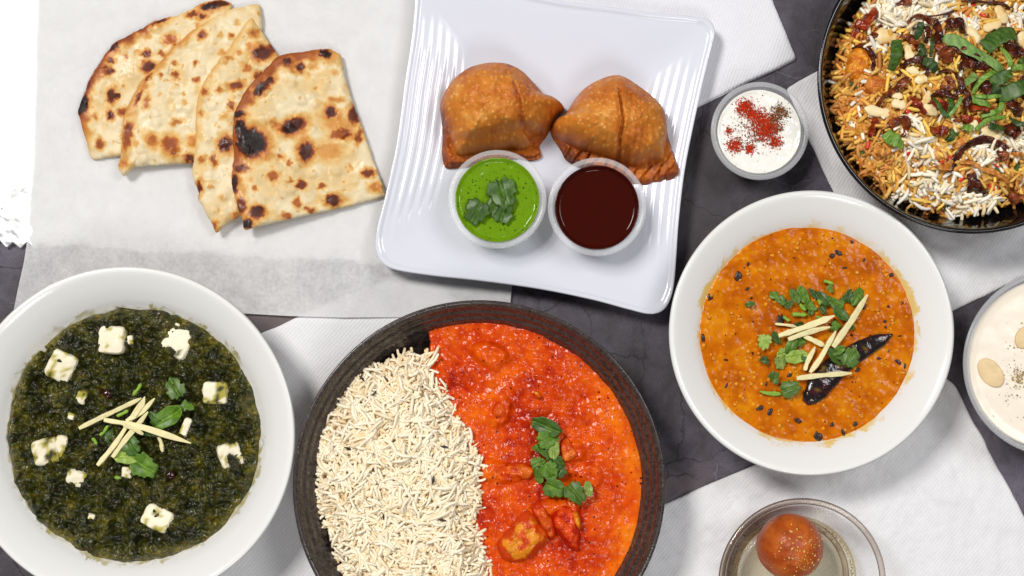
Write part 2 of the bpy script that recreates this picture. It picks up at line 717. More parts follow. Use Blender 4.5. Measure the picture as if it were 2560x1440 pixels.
def stained_porcelain(name, cx, cy, r0, r1, stain, seed):
    t = NT(name)
    d = t.n('VectorMath', operation='SUBTRACT')
    t.l(t.coord(), d.inputs[0])
    d.inputs[1].default_value = (cx, cy, 0)
    m = t.n('VectorMath', operation='MULTIPLY')
    t.l(d.outputs[0], m.inputs[0])
    m.inputs[1].default_value = (1, 1, 0)
    ln = t.n('VectorMath', operation='LENGTH')
    t.l(m.outputs[0], ln.inputs[0])
    nz = t.noise(70, 5, 0.7, 1.0)
    k = t.math('ADD', ln.outputs['Value'], t.map(nz.outputs['Fac'], 0.3, 0.7, 0.004, -0.004, False))
    f = t.math('MULTIPLY', t.map(k, r0, r1, 1, 0), t.map(t.noise(38, 3).outputs['Fac'], 0.40, 0.62, 0.05, 0.85))
    t.l(t.mix(f, (233, 232, 229), stain), t.b.inputs['Base Color'])
    t.set(Roughness=0.14)
    return t.m


def leaf_material(name):
    t = NT(name)
    c = t.attr()
    nz = t.noise(500, 4)
    hsv = t.n('HueSaturation')
    t.l(c, hsv.inputs['Color'])
    t.l(t.map(nz.outputs['Fac'], 0.3, 0.7, 0.72, 1.25, False), hsv.inputs['Value'])
    t.l(hsv.outputs[0], t.b.inputs['Base Color'])
    t.l(t.bump(t.noise(380, 3).outputs['Fac'], 0.3, 0.0006), t.b.inputs['Normal'])
    t.set(Roughness=0.42)
    t.b.inputs['Specular IOR Level'].default_value = 0.45
    return t.m


M = {}
M['table'] = table_material()
M['paper'] = paper_material()
M['foil'] = simple('aluminium_foil', (252, 252, 252), 0.52, metal=1.0, bumps=((130, 0.25, 0.002),))
M['clothA'] = cloth_material('white_felt_cloth', 20, (228, 227, 232), 0.03)
M['clothB'] = cloth_material('white_twill_B', 32)
M['clothC'] = cloth_material('white_twill_C', 42)
M['clothD'] = cloth_material('white_twill_D', 40, (231, 230, 232), 0.08)
M['melamine'] = simple('white_melamine', (217, 219, 229), 0.13, 0.5)
M['porcelain'] = simple('white_porcelain', (233, 232, 230), 0.15, 0.5, bumps=((30, 0.05, 0.002),))
M['black'] = simple('black_melamine', (12, 11, 12), 0.10, 0.5)
M['stoneware'] = stoneware_material()
M['glass_rim'] = clear_material('clear_glass_rim', (242, 236, 230), (84, 54, 40), lo=0.15)  # dark brown edge colour stands in for reflections in the rim
M['plastic'] = plastic_material()
M['plastic_rim'] = plastic_material('clear_plastic_rim', 0.12, 0.36)
M['glass'] = clear_material('clear_glass', (255, 255, 255), (112, 80, 62), lo=0.55)  # brown edge colour paints the dark reflected lines of the clear wall
M['naan'] = simple('naan_bread', None, 0.52, 0.35, 0.07, 160, det=1.5, bumps=((55, 0.3, 0.004), (170, 0.16, 0.0010)), rvar=0.16, rscale=70)
M['samosa'] = simple('fried_pastry', None, 0.46, 0.28, 0.10, 240, det=2.0, bumps=((120, 0.25, 0.002), (300, 0.2, 0.0008)), rvar=0.10, rscale=160)
M['rice'] = simple('boiled_rice', None, 0.42, 0.4, 0.03, 900, trans=0.0)
M['rice_w'] = simple('boiled_rice_grain', (249, 238, 212), 0.40, 0.4, trans=0.0, rand=0.04)
M['rice_y'] = simple('saffron_rice_grain', (240, 198, 88), 0.40, 0.45, rand=0.12)
M['rice_o'] = simple('spiced_rice_grain', (224, 162, 70), 0.40, 0.45, rand=0.15)
M['curry'] = simple('tomato_curry', None, 0.22, 0.24, 0.08, 120, det=1.5, patchy=17, bumps=((180, 1.0, 0.0006),), specks=((330, 0.30, 0.10, (95, 22, 6)), (620, 0.30, 0.12, (120, 30, 8))))
M['chicken'] = simple('sauced_chicken', None, 0.24, 0.3, 0.14, 200, det=1.0, bumps=((190, 0.7, 0.002),))
M['saag'] = simple('spinach_saag', None, 0.28, 0.38, 0.25, 330, det=1.5, patchy=30, bumps=((190, 1.0, 0.0036),))
M['dal'] = simple('lentil_dal', None, 0.20, 0.16, 0.08, 130, det=1.5, patchy=26, bumps=((170, 0.7, 0.00035),), specks=((170, 0.20, 0.10, (60, 24, 10)), (400, 0.24, 0.10, (110, 45, 10)), (240, 0.30, 0.06, (222, 150, 30))))
M['lentil'] = simple('cooked_lentil', None, 0.3, 0.45)
M['paneer'] = simple('paneer_cheese', None, 0.5, 0.4, 0.03, 200, bumps=((300, 0.3, 0.0008),))
M['ginger'] = simple('raw_ginger', (232, 220, 166), 0.5, 0.4, 0.08, 300, bumps=((500, 0.35, 0.0005),))
M['leaf'] = leaf_material('fresh_herb')
M['stem'] = simple('herb_stem', (128, 165, 48), 0.4, 0.45, 0.15, 300)
M['chili'] = simple('dried_chili', None, 0.18, 0.55, 0.3, 150, bumps=((170, 0.5, 0.002),))
M['chutney'] = simple('mint_chutney', (106, 144, 14), 0.15, 0.3, 0.08, 90, bumps=((260, 0.15, 0.001),), specks=((430, 0.30, 0.26, (52, 84, 12)), (900, 0.34, 0.25, (66, 104, 14)), (240, 0.2, 0.1, (40, 72, 10))))
M['tamarind'] = simple('tamarind_chutney', (58, 9, 2), 0.06, 0.25)
M['raita'] = simple('yogurt_raita', (240, 238, 229), 0.16, 0.45, 0.02, 60, bumps=((110, 0.18, 0.0025),), specks=((420, 0.18, 0.08, (176, 158, 120)),))
M['powder'] = simple('spice_powder', None, 0.8, 0.2)
M['kheer'] = simple('milk_pudding', (240, 229, 211), 0.25, 0.4, 0.02, 60, bumps=((80, 0.05, 0.003),), specks=((220, 0.2, 0.06, (226, 205, 170)),))
M['almond'] = simple('almond_flake', (226, 197, 150), 0.4, 0.4, 0.06, 150)
M['cashew'] = simple('cashew_nut', None, 0.42, 0.45, 0.06, 140, bumps=((150, 0.25, 0.0015),))
M['onion'] = simple('fried_onion', None, 0.26, 0.4, 0.45, 260, det=1.0, bumps=((220, 1.0, 0.002),))
M['jamun'] = simple('gulab_jamun', None, 0.36, 0.4, 0.16, 300, bumps=((420, 0.5, 0.0010), (90, 0.2, 0.002)))
M['gold'] = simple('gold_leaf', (250, 214, 120), 0.35, metal=0.2)
M['redbit'] = simple('red_pepper', (206, 34, 12), 0.3, 0.5)
M['darkbit'] = simple('dark_spice', (44, 24, 12), 0.35, 0.5, rand=0.3)


M['syrup'] = clear_material('sugar_syrup', (254, 252, 243), (240, 226, 190))

# ------------------------------------------------------------------ the setting: table, foil, paper, napkins
V = np.array([[-1.3, -1.0, 0], [1.3, -1.0, 0], [1.3, 1.1, 0], [-1.3, 1.1, 0], [-1.3, -1.0, -.03], [1.3, -1.0, -.03], [1.3, 1.1, -.03], [-1.3, 1.1, -.03]])
link('tabletop', mesh('tabletop', V, [np.array([[0, 1, 2, 3], [7, 6, 5, 4], [0, 4, 5, 1], [1, 5, 6, 2], [2, 6, 7, 3], [3, 7, 4, 0]])], None, False, M['table']), kind='structure')


def poly_line(pts, n):
    return resample(np.asarray(pts, float), n)


# foil with a pinked lower edge
fo = [(-420, -420), (1260, -420), (1260, 676)]
x = 1260
k = 0
while x > -420:
    x -= 17
    k += 1
    fo.append((x, 607 + 0.055 * max(x, 0) + ((9 if k % 2 else -7) if x < 110 else (2 if k % 2 else -2)) + 4 * math.sin(x * .021) + 3 * math.sin(x * .057)))


def foil_z(px, py, u):
    w = smooth(110, 40, px) * smooth(440, 520, py) * smooth(645, 600, py)
    f1, f2, idn = worley(px / 60 + 3, py / 60 + 9, 4)
    z = 0.0006 + 0.0002 * fbm(px / 60, py / 60, 3, 2)
    z += w * (0.0045 * np.abs(pnoise(px / 75, py / 75, 5)) + 0.0016 * np.abs(pnoise(px / 31, py / 31, 6)) + 0.003)
    return np.maximum(z, 0.0003)


hf('foil_sheet', poly_line(fo, 1400), (300, 250), 0.0, 90, foil_z, None, M['foil'], zbot=lambda a, b: np.zeros(len(a)) + 0.0001, upow=0.7,
   label='crumpled shiny aluminium foil with a zigzag edge under the parchment', cat='foil')

pp = [(92, -420), (90, 0), (84, 300), (74, 560), (58, 660), (38, 760), (24, 830), (300, 815), (500, 790), (612, 784), (720, 790), (860, 794), (1000, 793), (1150, 792), (1272, 790), (1276, 755), (1280, 715), (1290, 300), (1300, -420)]


def paper_z(px, py, u):
    z = 0.0026 + 0.0005 * fbm(px / 260, py / 260, 3, 11) + 0.0012 * smooth(0.9, 1.0, u) * (0.4 + fbm(px / 150, py / 150, 2, 12))
    return np.maximum(z, 0.0018)


hf('parchment_sheet', poly_line(pp, 700), (650, 250), 0.0026, 60, paper_z, None, M['paper'], zbot=lambda a, b: paper_z(a, b, np.ones(len(a))) - 0.00012, upow=0.8, sheet=True,
   label='translucent white parchment paper sheet lying under the flatbread', cat='paper')


def napkin(pts, cen, mat, th, label, seed, amp=0.0006, n=420, dirn=0.6):
    pts = np.asarray(pts, float)
    out = []
    m = len(pts)
    for i in range(m):       # small round at each corner
        a, b, c = pts[i - 1], pts[i], pts[(i + 1) % m]
        u1 = (a - b) / np.linalg.norm(a - b)
        u2 = (c - b) / np.linalg.norm(c - b)
        for t in np.linspace(0, 1, 5):
            p = b + u1 * 9 * (1 - t) ** 2 + u2 * 9 * t ** 2
            out.append(p)
    ol = poly_line(out, n)
    ol += np.stack([fbm(ol[:, 0] / 90, ol[:, 1] / 90, 3, seed), fbm(ol[:, 0] / 90, ol[:, 1] / 90, 3, seed + 5)], -1) * 2.2

    def z(px, py, u):
        a = px * math.cos(dirn) + py * math.sin(dirn)
        b = -px * math.sin(dirn) + py * math.cos(dirn)
        w = fbm(a / 170, b / 60, 3, seed)
        return th * np.sqrt(np.clip(1 - u ** 60, 0, 1)) + amp * (1.1 + w) + amp * 0.4 * fbm(px / 35, py / 35, 3, seed + 3)
    return hf('cloth_napkin', ol, cen, th, 80, z, None, mat, zbot=0.0002, upow=0.75, label=label, cat='napkin', group='white cloth napkins')


napkin([(1300, -300), (1880, -120), (1935, 0), (1994, 145), (1752, 262), (1500, 385), (1330, 330)], (1620, 30), M['clothA'], 0.0036, 'thick folded white napkin with its corner sticking out beside the square plate', 21, 0.0004)
napkin([(1965, 220), (2150, 122), (2900, -150), (3000, 480), (2560, 690), (2385, 776), (2225, 850), (2085, 482)], (2440, 300), M['clothB'], 0.0012, 'white twill napkin under the black bowl', 22, 0.0011)
napkin([(330, 975), (655, 832), (750, 790), (985, 690), (1060, 676), (1130, 740), (1330, 900), (1500, 1750), (200, 1750)], (850, 1200), M['clothC'], 0.0010, 'white twill napkin under the dark brown bowl', 23, 0.0003)
napkin([(1380, 1395), (1655, 1262), (1880, 1164), (2130, 1060), (2352, 932), (2385, 962), (2560, 1290), (2800, 1760), (1420, 1760)], (2100, 1400), M['clothD'], 0.0012, 'white twill napkin under the glass dessert bowl', 24, 0.0013, dirn=0.9)

# ------------------------------------------------------------------ square plate
PZ = 0.0045
plate_pts = [(1040, -30), (1030, 80), (1012, 200), (990, 360), (962, 490), (942, 570), (938, 615), (950, 650), (985, 672), (1080, 688), (1200, 701), (1350, 722), (1480, 748), (1570, 772), (1625, 784), (1660, 774), (1680, 738), (1689, 680), (1697, 560), (1712, 430), (1735, 310), (1762, 190), (1782, 110), (1788, 75), (1775, 50), (1740, 40), (1640, 31), (1520, 15), (1400, 0), (1260, -28), (1120, -58), (1070, -64), (1046, -52)]
plate_ol = smooth_closed(plate_pts, 560)
PC = (1360, 355)


def plate_top(px, py, u):
    dx = px - PC[0]
    dy = py - PC[1]
    # plate's own axes: turned a little
    ca, sa = math.cos(math.radians(8)), math.sin(math.radians(8))
    ex = (dx * ca + dy * sa) / 400
    ey = (-dx * sa + dy * ca) / 380
    side = np.abs(ex) / (np.abs(ex) + np.abs(ey) + 1e-6)
    wl = smooth(0.5, 0.68, side)
    left = (ex < 0) * 1.0
    z = PZ + 0.0035
    z = z + 0.0100 * smooth(0.30, 1.10, u) ** 1.25
    rip = np.sin((u - 0.62) / 0.062 * 2 * PI) * smooth(0.60, 0.66, u) * smooth(0.985, 0.93, u)
    z = z + 0.00042 * rip * wl * (0.40 + 0.60 * left)
    z = z + 0.0011 * smooth(0.955, 0.985, u) * smooth(1.012, 0.99, u)
    return z


def plate_bot(a, b):
    return np.zeros(len(a)) + (PZ - 0.0004 if len(a) == 1 else PZ + 0.0086)


sq = hf('square_plate', plate_ol, PC, 0.02, 130, plate_top, None, M['melamine'], zbot=plate_bot, upow=0.9,
        label='square white melamine plate with ridged sides holding two samosas', cat='plate')
# underside: a foot and the outward-sloping bottom
foot = PC + (plate_ol - PC) * 0.64
hf('plate_foot', foot, PC, 0.02, 6, lambda a, b, u: PZ + 0.003 + 0 * u, None, M['melamine'], zbot=PZ - 0.0005, parent=sq)


# ------------------------------------------------------------------ bowls
def W0(px, py, zrim):
    v = W(px, py, zrim)
    return v.x, v.y


sx, sy = W0(317, 1088, 0.0445)
saag_bowl = lathe('round_bowl', [(0, 1.5), (40, 1.5), (44, 0), (48, 0), (50, 3), (62, 8), (84, 19), (98, 31), (106.6, 40), (108.4, 41.8), (108.8, 43), (107.9, 43.8), (105.8, 43.3), (102, 41.0), (95, 35.8), (88, 29.2), (83, 23.4), (70, 12), (40, 6), (0, 5)], (sx, sy, 0.0025), 200, stained_porcelain('porcelain_green_smear', sx, sy, 0.0838, 0.0858, (160, 146, 50), 1),
                  label='round white porcelain bowl of dark green spinach curry', cat='bowl')
dx_, dy_ = W0(2028, 833, 0.0455)
dal_bowl = lathe('round_bowl', [(0, 1.5), (34, 1.5), (37, 0), (41, 0), (43, 3), (52, 7), (70, 19), (83, 32), (90, 42.4), (91.4, 44), (91.8, 45.1), (91, 45.8), (89, 45.3), (86, 43.6), (79, 38.8), (73, 33.8), (68, 28.5), (55, 15), (35, 7), (0, 5.5)], (dx_, dy_, 0.0012), 200, stained_porcelain('porcelain_yellow_smear', dx_, dy_, 0.0712, 0.0736, (228, 190, 80), 2),
                 label='round white porcelain bowl of orange lentil dal', cat='bowl')
bx_, by_ = W0(1198, 1216, 0.045)
prof = [(0, 1.5), (60, 1.5), (66, 0), (70, 0), (72, 3), (84, 7), (100, 18), (112, 34), (118, 43.5), (119.6, 45), (119.9, 46.2), (119, 47), (117.6, 46.7), (116.7, 45.6)]
for k in range(1, 23):
    r = 116.7 - k * 0.42
    prof.append((r, 45.4 - (116.7 - r) * 1.62 + 0.5 * math.sin(k * 2 * PI / 8.5)))
prof += [(105.5, 26), (96, 14), (70, 7), (0, 5)]
brown_bowl = lathe('round_bowl', prof, (bx_, by_, 0.0012), 200, M['stoneware'], label='dark brown speckled stoneware bowl holding rice and red curry', cat='bowl', sub=16)
kx_, ky_ = W0(2430, 197, 0.05)
black_bowl = lathe('round_bowl', [(0, 1.5), (40, 1.5), (44, 0), (48, 0), (50, 3), (66, 9), (84, 24), (94, 40), (98.6, 49), (99.6, 50.4), (99.6, 51.6), (98.6, 52.2), (97.2, 51.4), (96.2, 49.4), (93, 42), (90, 34), (86, 27), (72, 14), (45, 7), (0, 6)], (kx_, ky_, 0.0012), 200, M['black'],
                   label='glossy black bowl filled with biryani', cat='bowl')


# ------------------------------------------------------------------ naan
def Q(pts, s=1024 / 2304, ox=0, oy=0):
    return [(p[0] * s + ox, p[1] * s + oy) + tuple(p[2:]) for p in pts]


N1 = Q([(435, 620), (470, 520), (505, 430), (560, 345), (600, 285), (640, 235), (700, 205), (800, 150), (870, 112), (1000, 80), (1080, 40), (1150, 8), (1230, -8), (1290, 10), (1296, 50), (1250, 150), (1180, 330), (1100, 520), (960, 700), (860, 830), (800, 866), (700, 872), (610, 880), (512, 888), (480, 790), (447, 675)])
N2 = Q([(700, 640), (740, 560), (800, 450), (880, 370), (960, 280), (1050, 190), (1150, 120), (1240, 62), (1310, 38), (1440, 12), (1462, 50), (1466, 165), (1440, 330), (1380, 520), (1290, 750), (1180, 890), (1095, 912), (900, 925), (760, 938), (728, 960), (692, 986), (664, 940), (676, 900), (682, 790)])
N3 = Q([(1408, 95), (1442, 132), (1500, 220), (1560, 300), (1640, 420), (1690, 620), (1640, 900), (1500, 1100), (1340, 1215), (1280, 1250), (1218, 1306), (1190, 1262), (1140, 1165), (1114, 1122), (1120, 1090), (1085, 1000), (1083, 940), (1095, 850), (1103, 700), (1106, 590), (1140, 480), (1200, 380), (1280, 280), (1345, 180)])
N4 = Q([(1548, 332), (1600, 302), (1700, 288), (1830, 264), (1890, 286), (1915, 312), (1942, 440), (1990, 600), (2036, 715), (2100, 900), (2164, 1082), (2140, 1100), (2000, 1140), (1800, 1190), (1600, 1236), (1420, 1284), (1378, 1292), (1368, 1240), (1340, 1170), (1312, 1070), (1303, 1030), (1310, 950), (1320, 885), (1311, 800), (1314, 720), (1322, 640), (1340, 598), (1380, 520), (1450, 440), (1500, 386)])
B4 = [(1420, 810, 92, 85, 0, 1.5), (1350, 650, 42, 26, 0, 1.25), (1360, 725, 40, 50, 0, 1.2), (1650, 712, 85, 44, -20, 1.1), (1725, 855, 46, 60, 10, 1.15), (1475, 505, 70, 34, -45, 1.1), (1525, 460, 26, 26, 0, .95), (1615, 352, 34, 30, 0, 1.1), (1690, 378, 28, 36, 0, 1.1), (1825, 300, 44, 26, 0, 1.2), (1740, 310, 60, 18, 0, .7), (1988, 640, 34, 60, 10, 1.0), (1860, 630, 34, 36, 0, .92), (1920, 750, 70, 34, -15, .8), (1900, 700, 120, 60, 30, .45), (1850, 850, 90, 60, 0, .45), (1325, 1035, 24, 60, 0, 1.15), (1360, 955, 50, 26, 0, 1.0), (1450, 1200, 46, 40, 0, 1.1), (1395, 1262, 36, 28, 0, 1.35), (1360, 1160, 36, 50, 0, .95), (1870, 1122, 46, 34, -15, 1.1), (1700, 1042, 32, 28, 0, .95), (1672, 1140, 22, 28, 0, .75), (2070, 970, 38, 26, 0, .95), (1540, 995, 30, 32, 0, .75), (1812, 1048, 24, 18, 0, .8), (1615, 1216, 28, 14, 0, .75), (2110, 1050, 40, 30, 0, .6), (1560, 710, 26, 26, 0, .6), (1900, 560, 40, 20, 0, .5), (1740, 1180, 30, 14, 0, .7), (2015, 760, 20, 60, 10, .7), (1580, 885, 26, 16, 0, .7), (1630, 920, 16, 16, 0, .7), (1640, 1020, 20, 14, 0, .6), (1440, 1070, 14, 16, 0, .7)]
B3 = [(1480, 300, 70, 44, -20, 1.05), (1530, 260, 30, 50, 10, .9), (1455, 430, 36, 26, 0, .9), (1335, 485, 44, 24, 0, .75), (1390, 385, 30, 22, 0, .65), (1270, 815, 42, 50, 0, 1.12), (1305, 600, 20, 34, 0, .85), (1155, 525, 20, 26, 0, .7), (1240, 515, 20, 16, 0, .6), (1210, 905, 20, 36, 0, .8), (1140, 900, 20, 24, 0, .65), (1122, 1065, 22, 44, 10, 1.0), (1210, 1270, 18, 30, 0, .7), (1290, 330, 30, 14, 0, .55), (1350, 300, 20, 14, 0, .6), (1130, 640, 14, 22, 0, .5), (1330, 1210, 22, 26, 0, .6), (1430, 190, 22, 22, 0, .5), (1270, 660, 24, 18, 0, .4)]
B2 = [(1140, 195, 26, 24, 0, .85), (1300, 200, 18, 20, 0, .7), (985, 358, 16, 14, 0, .7), (1100, 358, 16, 18, 0, .75), (985, 420, 20, 20, 0, .78), (908, 430, 14, 14, 0, .7), (1105, 448, 22, 14, 0, .75), (830, 580, 22, 36, 10, .72), (720, 770, 30, 90, 5, .85), (960, 810, 54, 50, 0, .82), (870, 800, 40, 40, 0, .55), (985, 850, 30, 30, 0, .8), (1070, 890, 34, 26, 0, .95), (1080, 800, 30, 40, 0, .5), (780, 560, 16, 60, 25, .9), (840, 440, 12, 40, 35, .8), (920, 320, 12, 44, 40, .7), (1000, 690, 36, 16, -20, .55), (1035, 530, 12, 12, 0, .5), (700, 930, 44, 24, 0, .5)]
B1 = [(465, 590, 34, 70, 15, 1.25), (640, 265, 44, 22, -30, 1.15), (620, 400, 24, 26, 0, 1.0), (590, 395, 30, 36, 0, .8), (630, 545, 30, 46, 0, 1.05), (660, 540, 12, 20, 0, 1.0), (825, 305, 32, 24, 0, .95), (835, 380, 40, 40, 0, 1.0), (910, 305, 24, 16, 0, .75), (960, 225, 44, 34, 0, .75), (630, 345, 22, 20, 0, .95), (1190, 35, 60, 28, 0, 1.15), (1080, 85, 40, 18, -20, .85), (1140, 95, 26, 16, 0, .85), (1240, 20, 50, 22, 0, 1.1), (900, 122, 60, 14, -25, .95), (800, 160, 40, 14, -25, .9), (710, 320, 14, 14, 0, .75), (625, 655, 22, 30, 0, .95), (565, 810, 22, 34, 0, .8), (690, 630, 30, 22, 0, .7), (500, 480, 20, 40, 20, .95), (540, 660, 16, 18, 0, .6), (560, 400, 20, 30, 20, .7), (720, 205, 36, 14, -20, .8)]


def naan(outline, cen, z_l, z_r, spots, seed, label, edge=0.55, edge_side=(-0.6, -0.4), pale=0.0):
    ol = smooth_closed(outline, 460)
    ol = ol + np.stack([fbm(ol[:, 0] / 18, ol[:, 1] / 18, 3, seed), fbm(ol[:, 0] / 18, ol[:, 1] / 18, 3, seed + 4)], -1) * 1.6
    x0, x1 = ol[:, 0].min(), ol[:, 0].max()
    bw = 0.5

    def zb(px, py):
        return z_l + (z_r - z_l) * smooth(x0, x1, px)

    def z(px, py, u):
        th = 0.0052 + 0.0014 * fbm(px / 70, py / 70, 3, seed + 8) + 0.00022 * fbm(px / 18, py / 18, 3, seed + 9)
        f1, f2, idn = worley(px / 42, py / 42, seed)
        th = th + 0.0012 * smooth(0.45, 0.1, f1) * (idn > 0.45) - 0.0012 * smooth(0.10, 0.03, f1) * (idn < 0.25)
        return zb(px, py) + th * (0.30 + 0.70 * np.clip(1 - u ** 14, 0, 1) ** 0.5)

    def col(px, py, u, zz):
        wx = px + 5 * fbm(px / 14, py / 14, 3, seed + 20)
        wy = py + 5 * fbm(px / 14, py / 14, 3, seed + 30)
        burn = np.zeros(len(px))
        for (bx, by, rx, ry, rot, inten) in Q(spots):
            rx *= 1024 / 2304
            ry *= 1024 / 2304
            ca, sa = math.cos(math.radians(rot)), math.sin(math.radians(rot))
            ddx = (wx - bx)
            ddy = (wy - by)
            e = np.hypot((ddx * ca + ddy * sa) / rx, (-ddx * sa + ddy * ca) / ry)
            burn = np.maximum(burn, np.maximum(inten * smooth(1.45, 0.50, e), (0.16 + .26 * inten) * smooth(2.1, 0.8, e)))
        # small toasted freckles
        f1, f2, idn = worley(wx / 17, wy / 17, seed + 2)
        burn = np.maximum(burn, 0.30 * smooth(0.40, 0.10, f1) * (idn > 0.86))
        f1, f2, idn = worley(wx / 34 + 7, wy / 34, seed + 3)
        burn = np.maximum(burn, 0.38 * smooth(0.45, 0.1, f1) * (idn > 0.86))
        burn = burn + 0.18 * smooth(0.05, 0.6, fbm(px / 60, py / 60, 3, seed + 6))
        dxx = px - cen[0]
        dyy = py - cen[1]
        ln = np.hypot(dxx, dyy) + 1e-6
        facing = smooth(-0.1, 0.6, (dxx * edge_side[0] + dyy * edge_side[1]) / ln / math.hypot(*edge_side))
        burn = np.maximum(burn, edge * smooth(0.68, 0.97, u + 0.10 * fbm(px / 30, py / 30, 3, seed + 7)) * facing)
        base = mixc((228, 210, 172), (216, 187, 134), smooth(-0.3, 0.5, fbm(px / 80, py / 80, 3, seed + 12)) * (1 - pale))
        tan = ramp(burn, [(0, (228, 210, 172)), (0.25, (220, 182, 116)), (0.5, (200, 134, 60)), (0.75, (166, 88, 34)), (1.0, (96, 40, 20)), (1.25, (46, 24, 18)), (1.6, (24, 18, 16))])
        return mixc(base, tan, smooth(0.03, 0.22, burn))
    return hf('naan_piece', ol, cen, (z_l + z_r) / 2 + 0.004, 110, z, col, M['naan'], zbot=lambda a, b: zb(a, b), upow=0.75, label=label, cat='flatbread', group='naan pieces on the parchment')


naan(N1, Q([(800, 500)])[0], 0.0034, 0.0034, B1, 41, 'naan piece with a charred curved crust, bottom of the fanned row', 0.84)
naan(N2, Q([(1060, 500)])[0], 0.0085, 0.0040, B2, 42, 'palest naan piece with few brown spots, second in the fanned row', 0.45, pale=0.6)
naan(N3, Q([(1350, 680)])[0], 0.0095, 0.0050, B3, 43, 'narrow showing naan piece tucked under the most charred piece', 0.30, pale=0.3)
naan(N4, Q([(1720, 780)])[0], 0.0125, 0.0040, B4, 44, 'most charred naan piece with a big black blister, top of the row', 0.80)

# ------------------------------------------------------------------ samosas
SZ = PZ + 0.0035
S1 = [(1103, 300), (1100, 255), (1122, 208), (1163, 172), (1210, 157), (1262, 157), (1305, 174), (1340, 208), (1368, 238), (1395, 248), (1412, 266), (1390, 292), (1368, 332), (1350, 358), (1354, 384), (1328, 394), (1290, 388), (1240, 400), (1180, 408), (1140, 414), (1112, 413), (1104, 380), (1105, 340)]
S2 = [(1377, 322), (1384, 302), (1410, 284), (1438, 242), (1465, 214), (1500, 195), (1530, 186), (1556, 188), (1592, 210), (1632, 241), (1661, 275), (1668, 310), (1674, 345), (1690, 392), (1703, 430), (1692, 444), (1645, 455), (1612, 461), (1560, 448), (1500, 425), (1450, 410), (1418, 394), (1404, 370), (1388, 345)]


def seg_dist(px, py, a, b):
    ax, ay = a
    bx, by = b
    t = np.clip(((px - ax) * (bx - ax) + (py - ay) * (by - ay)) / ((bx - ax) ** 2 + (by - ay) ** 2), 0, 1)
    return np.hypot(px - (ax + t * (bx - ax)), py - (ay + t * (by - ay))), t


def samosa(outline, cen, seams, folds, flange, hgt, seed, label, crimp):
    ol = smooth_closed(outline, 520)

    def ang_w(px, py):
        return smooth(0.05, 0.75, (py - cen[1]) / (np.hypot(px - cen[0], py - cen[1]) + 1e-6))

    def z(px, py, u):
        wx = px + 5 * fbm(px / 50, py / 50, 2, seed)
        ud = 1.0 - flange * ang_w(px, py)
        q = np.clip(u / ud, 0, 1)
        dome = np.clip(1 - q ** 2.1, 0, 1) ** 0.62
        fl = 0.0075 * smooth(1.03, 0.90, u) + 0.002
        h = fl + (hgt - 0.006) * dome
        h = h + 0.0016 * fbm(px / 46, py / 46, 3, seed + 1) * dome + 0.0003 * fbm(px / 12, py / 12, 3, seed + 2)
        for a, b, amp, wid in seams:
            d, t = seg_dist(wx, py, a, b)
            s = wx - (a[0] + t * (b[0] - a[0]))
            h = h + amp * np.exp(-(d / wid) ** 2) - 1.3 * amp * np.exp(-((d - wid * 1.3) / (wid * .6)) ** 2) * (s > 0)
        for a, b, amp, wid in folds:
            d, t = seg_dist(px, py, a, b)
            side = smooth(-wid, wid, py - (a[1] + t * (b[1] - a[1])))
            h = h - amp * side * np.exp(-(d / 60) ** 2)
        f1, f2, idn = worley(px / 13, py / 13, seed)
        h = h + 0.0006 * smooth(0.4, 0.1, f1) * (idn > 0.5)
        if crimp:
            tt = (px * 0.85 + py * 0.5 + 6 * pnoise(px / 30, py / 30, 5)) / 24.0
            h = h - 0.0024 * smooth(0.4, 0.98, np.sin(tt * 2 * PI)) * smooth(ud, ud + 0.05, u) * ang_w(px, py)
        return SZ + np.maximum(h, 0.0026) + 0.0055 * smooth(1590, 1700, px) + 0.002 * smooth(1180, 1100, px)

    def col(px, py, u, zz):
        n1 = fbm(px / 70, py / 70, 4, seed + 4)
        v = 0.55 + 0.38 * n1 + 0.12 * fbm(px / 9, py / 30, 3, seed + 5)
        ud = 1.0 - flange * ang_w(px, py)
        v = v - 0.35 * smooth(ud - 0.12, ud + 0.06, u) - 0.25 * smooth(0.75, 1.0, u)
        f1, f2, idn = worley(px / 13, py / 13, seed)
        v = v + 0.34 * smooth(0.4, 0.12, f1) * (idn > 0.5)
        for a, b, amp, wid in seams:
            d, t = seg_dist(px, py, a, b)
            v = v - 0.30 * np.exp(-(d / (wid * 1.5)) ** 2)
        return ramp(v, [(-0.35, (110, 48, 16)), (0.05, (158, 76, 20)), (0.4, (192, 108, 34)), (0.75, (206, 128, 46)), (1.1, (226, 164, 84))])
    return hf('samosa', ol, cen, SZ + 0.012, 130, z, col, M['samosa'], zbot=SZ, upow=0.8, label=label, cat='samosa', group='samosas on the square plate')


samosa(S1, (1240, 280), [((1282, 238), (1306, 325), 0.0012, 5)], [((1306, 326), (1190, 352), 0.007, 10), ((1330, 330), (1306, 326), 0.003, 8)], 0.22, 0.044, 61, 'rounder smooth golden samosa behind the green chutney cup', False)
samosa(S2, (1540, 310), [((1538, 252), (1541, 402), 0.0022, 5)], [], 0.30, 0.042, 62, 'golden samosa with a raised seam and crimped edge behind the brown sauce cup', True)


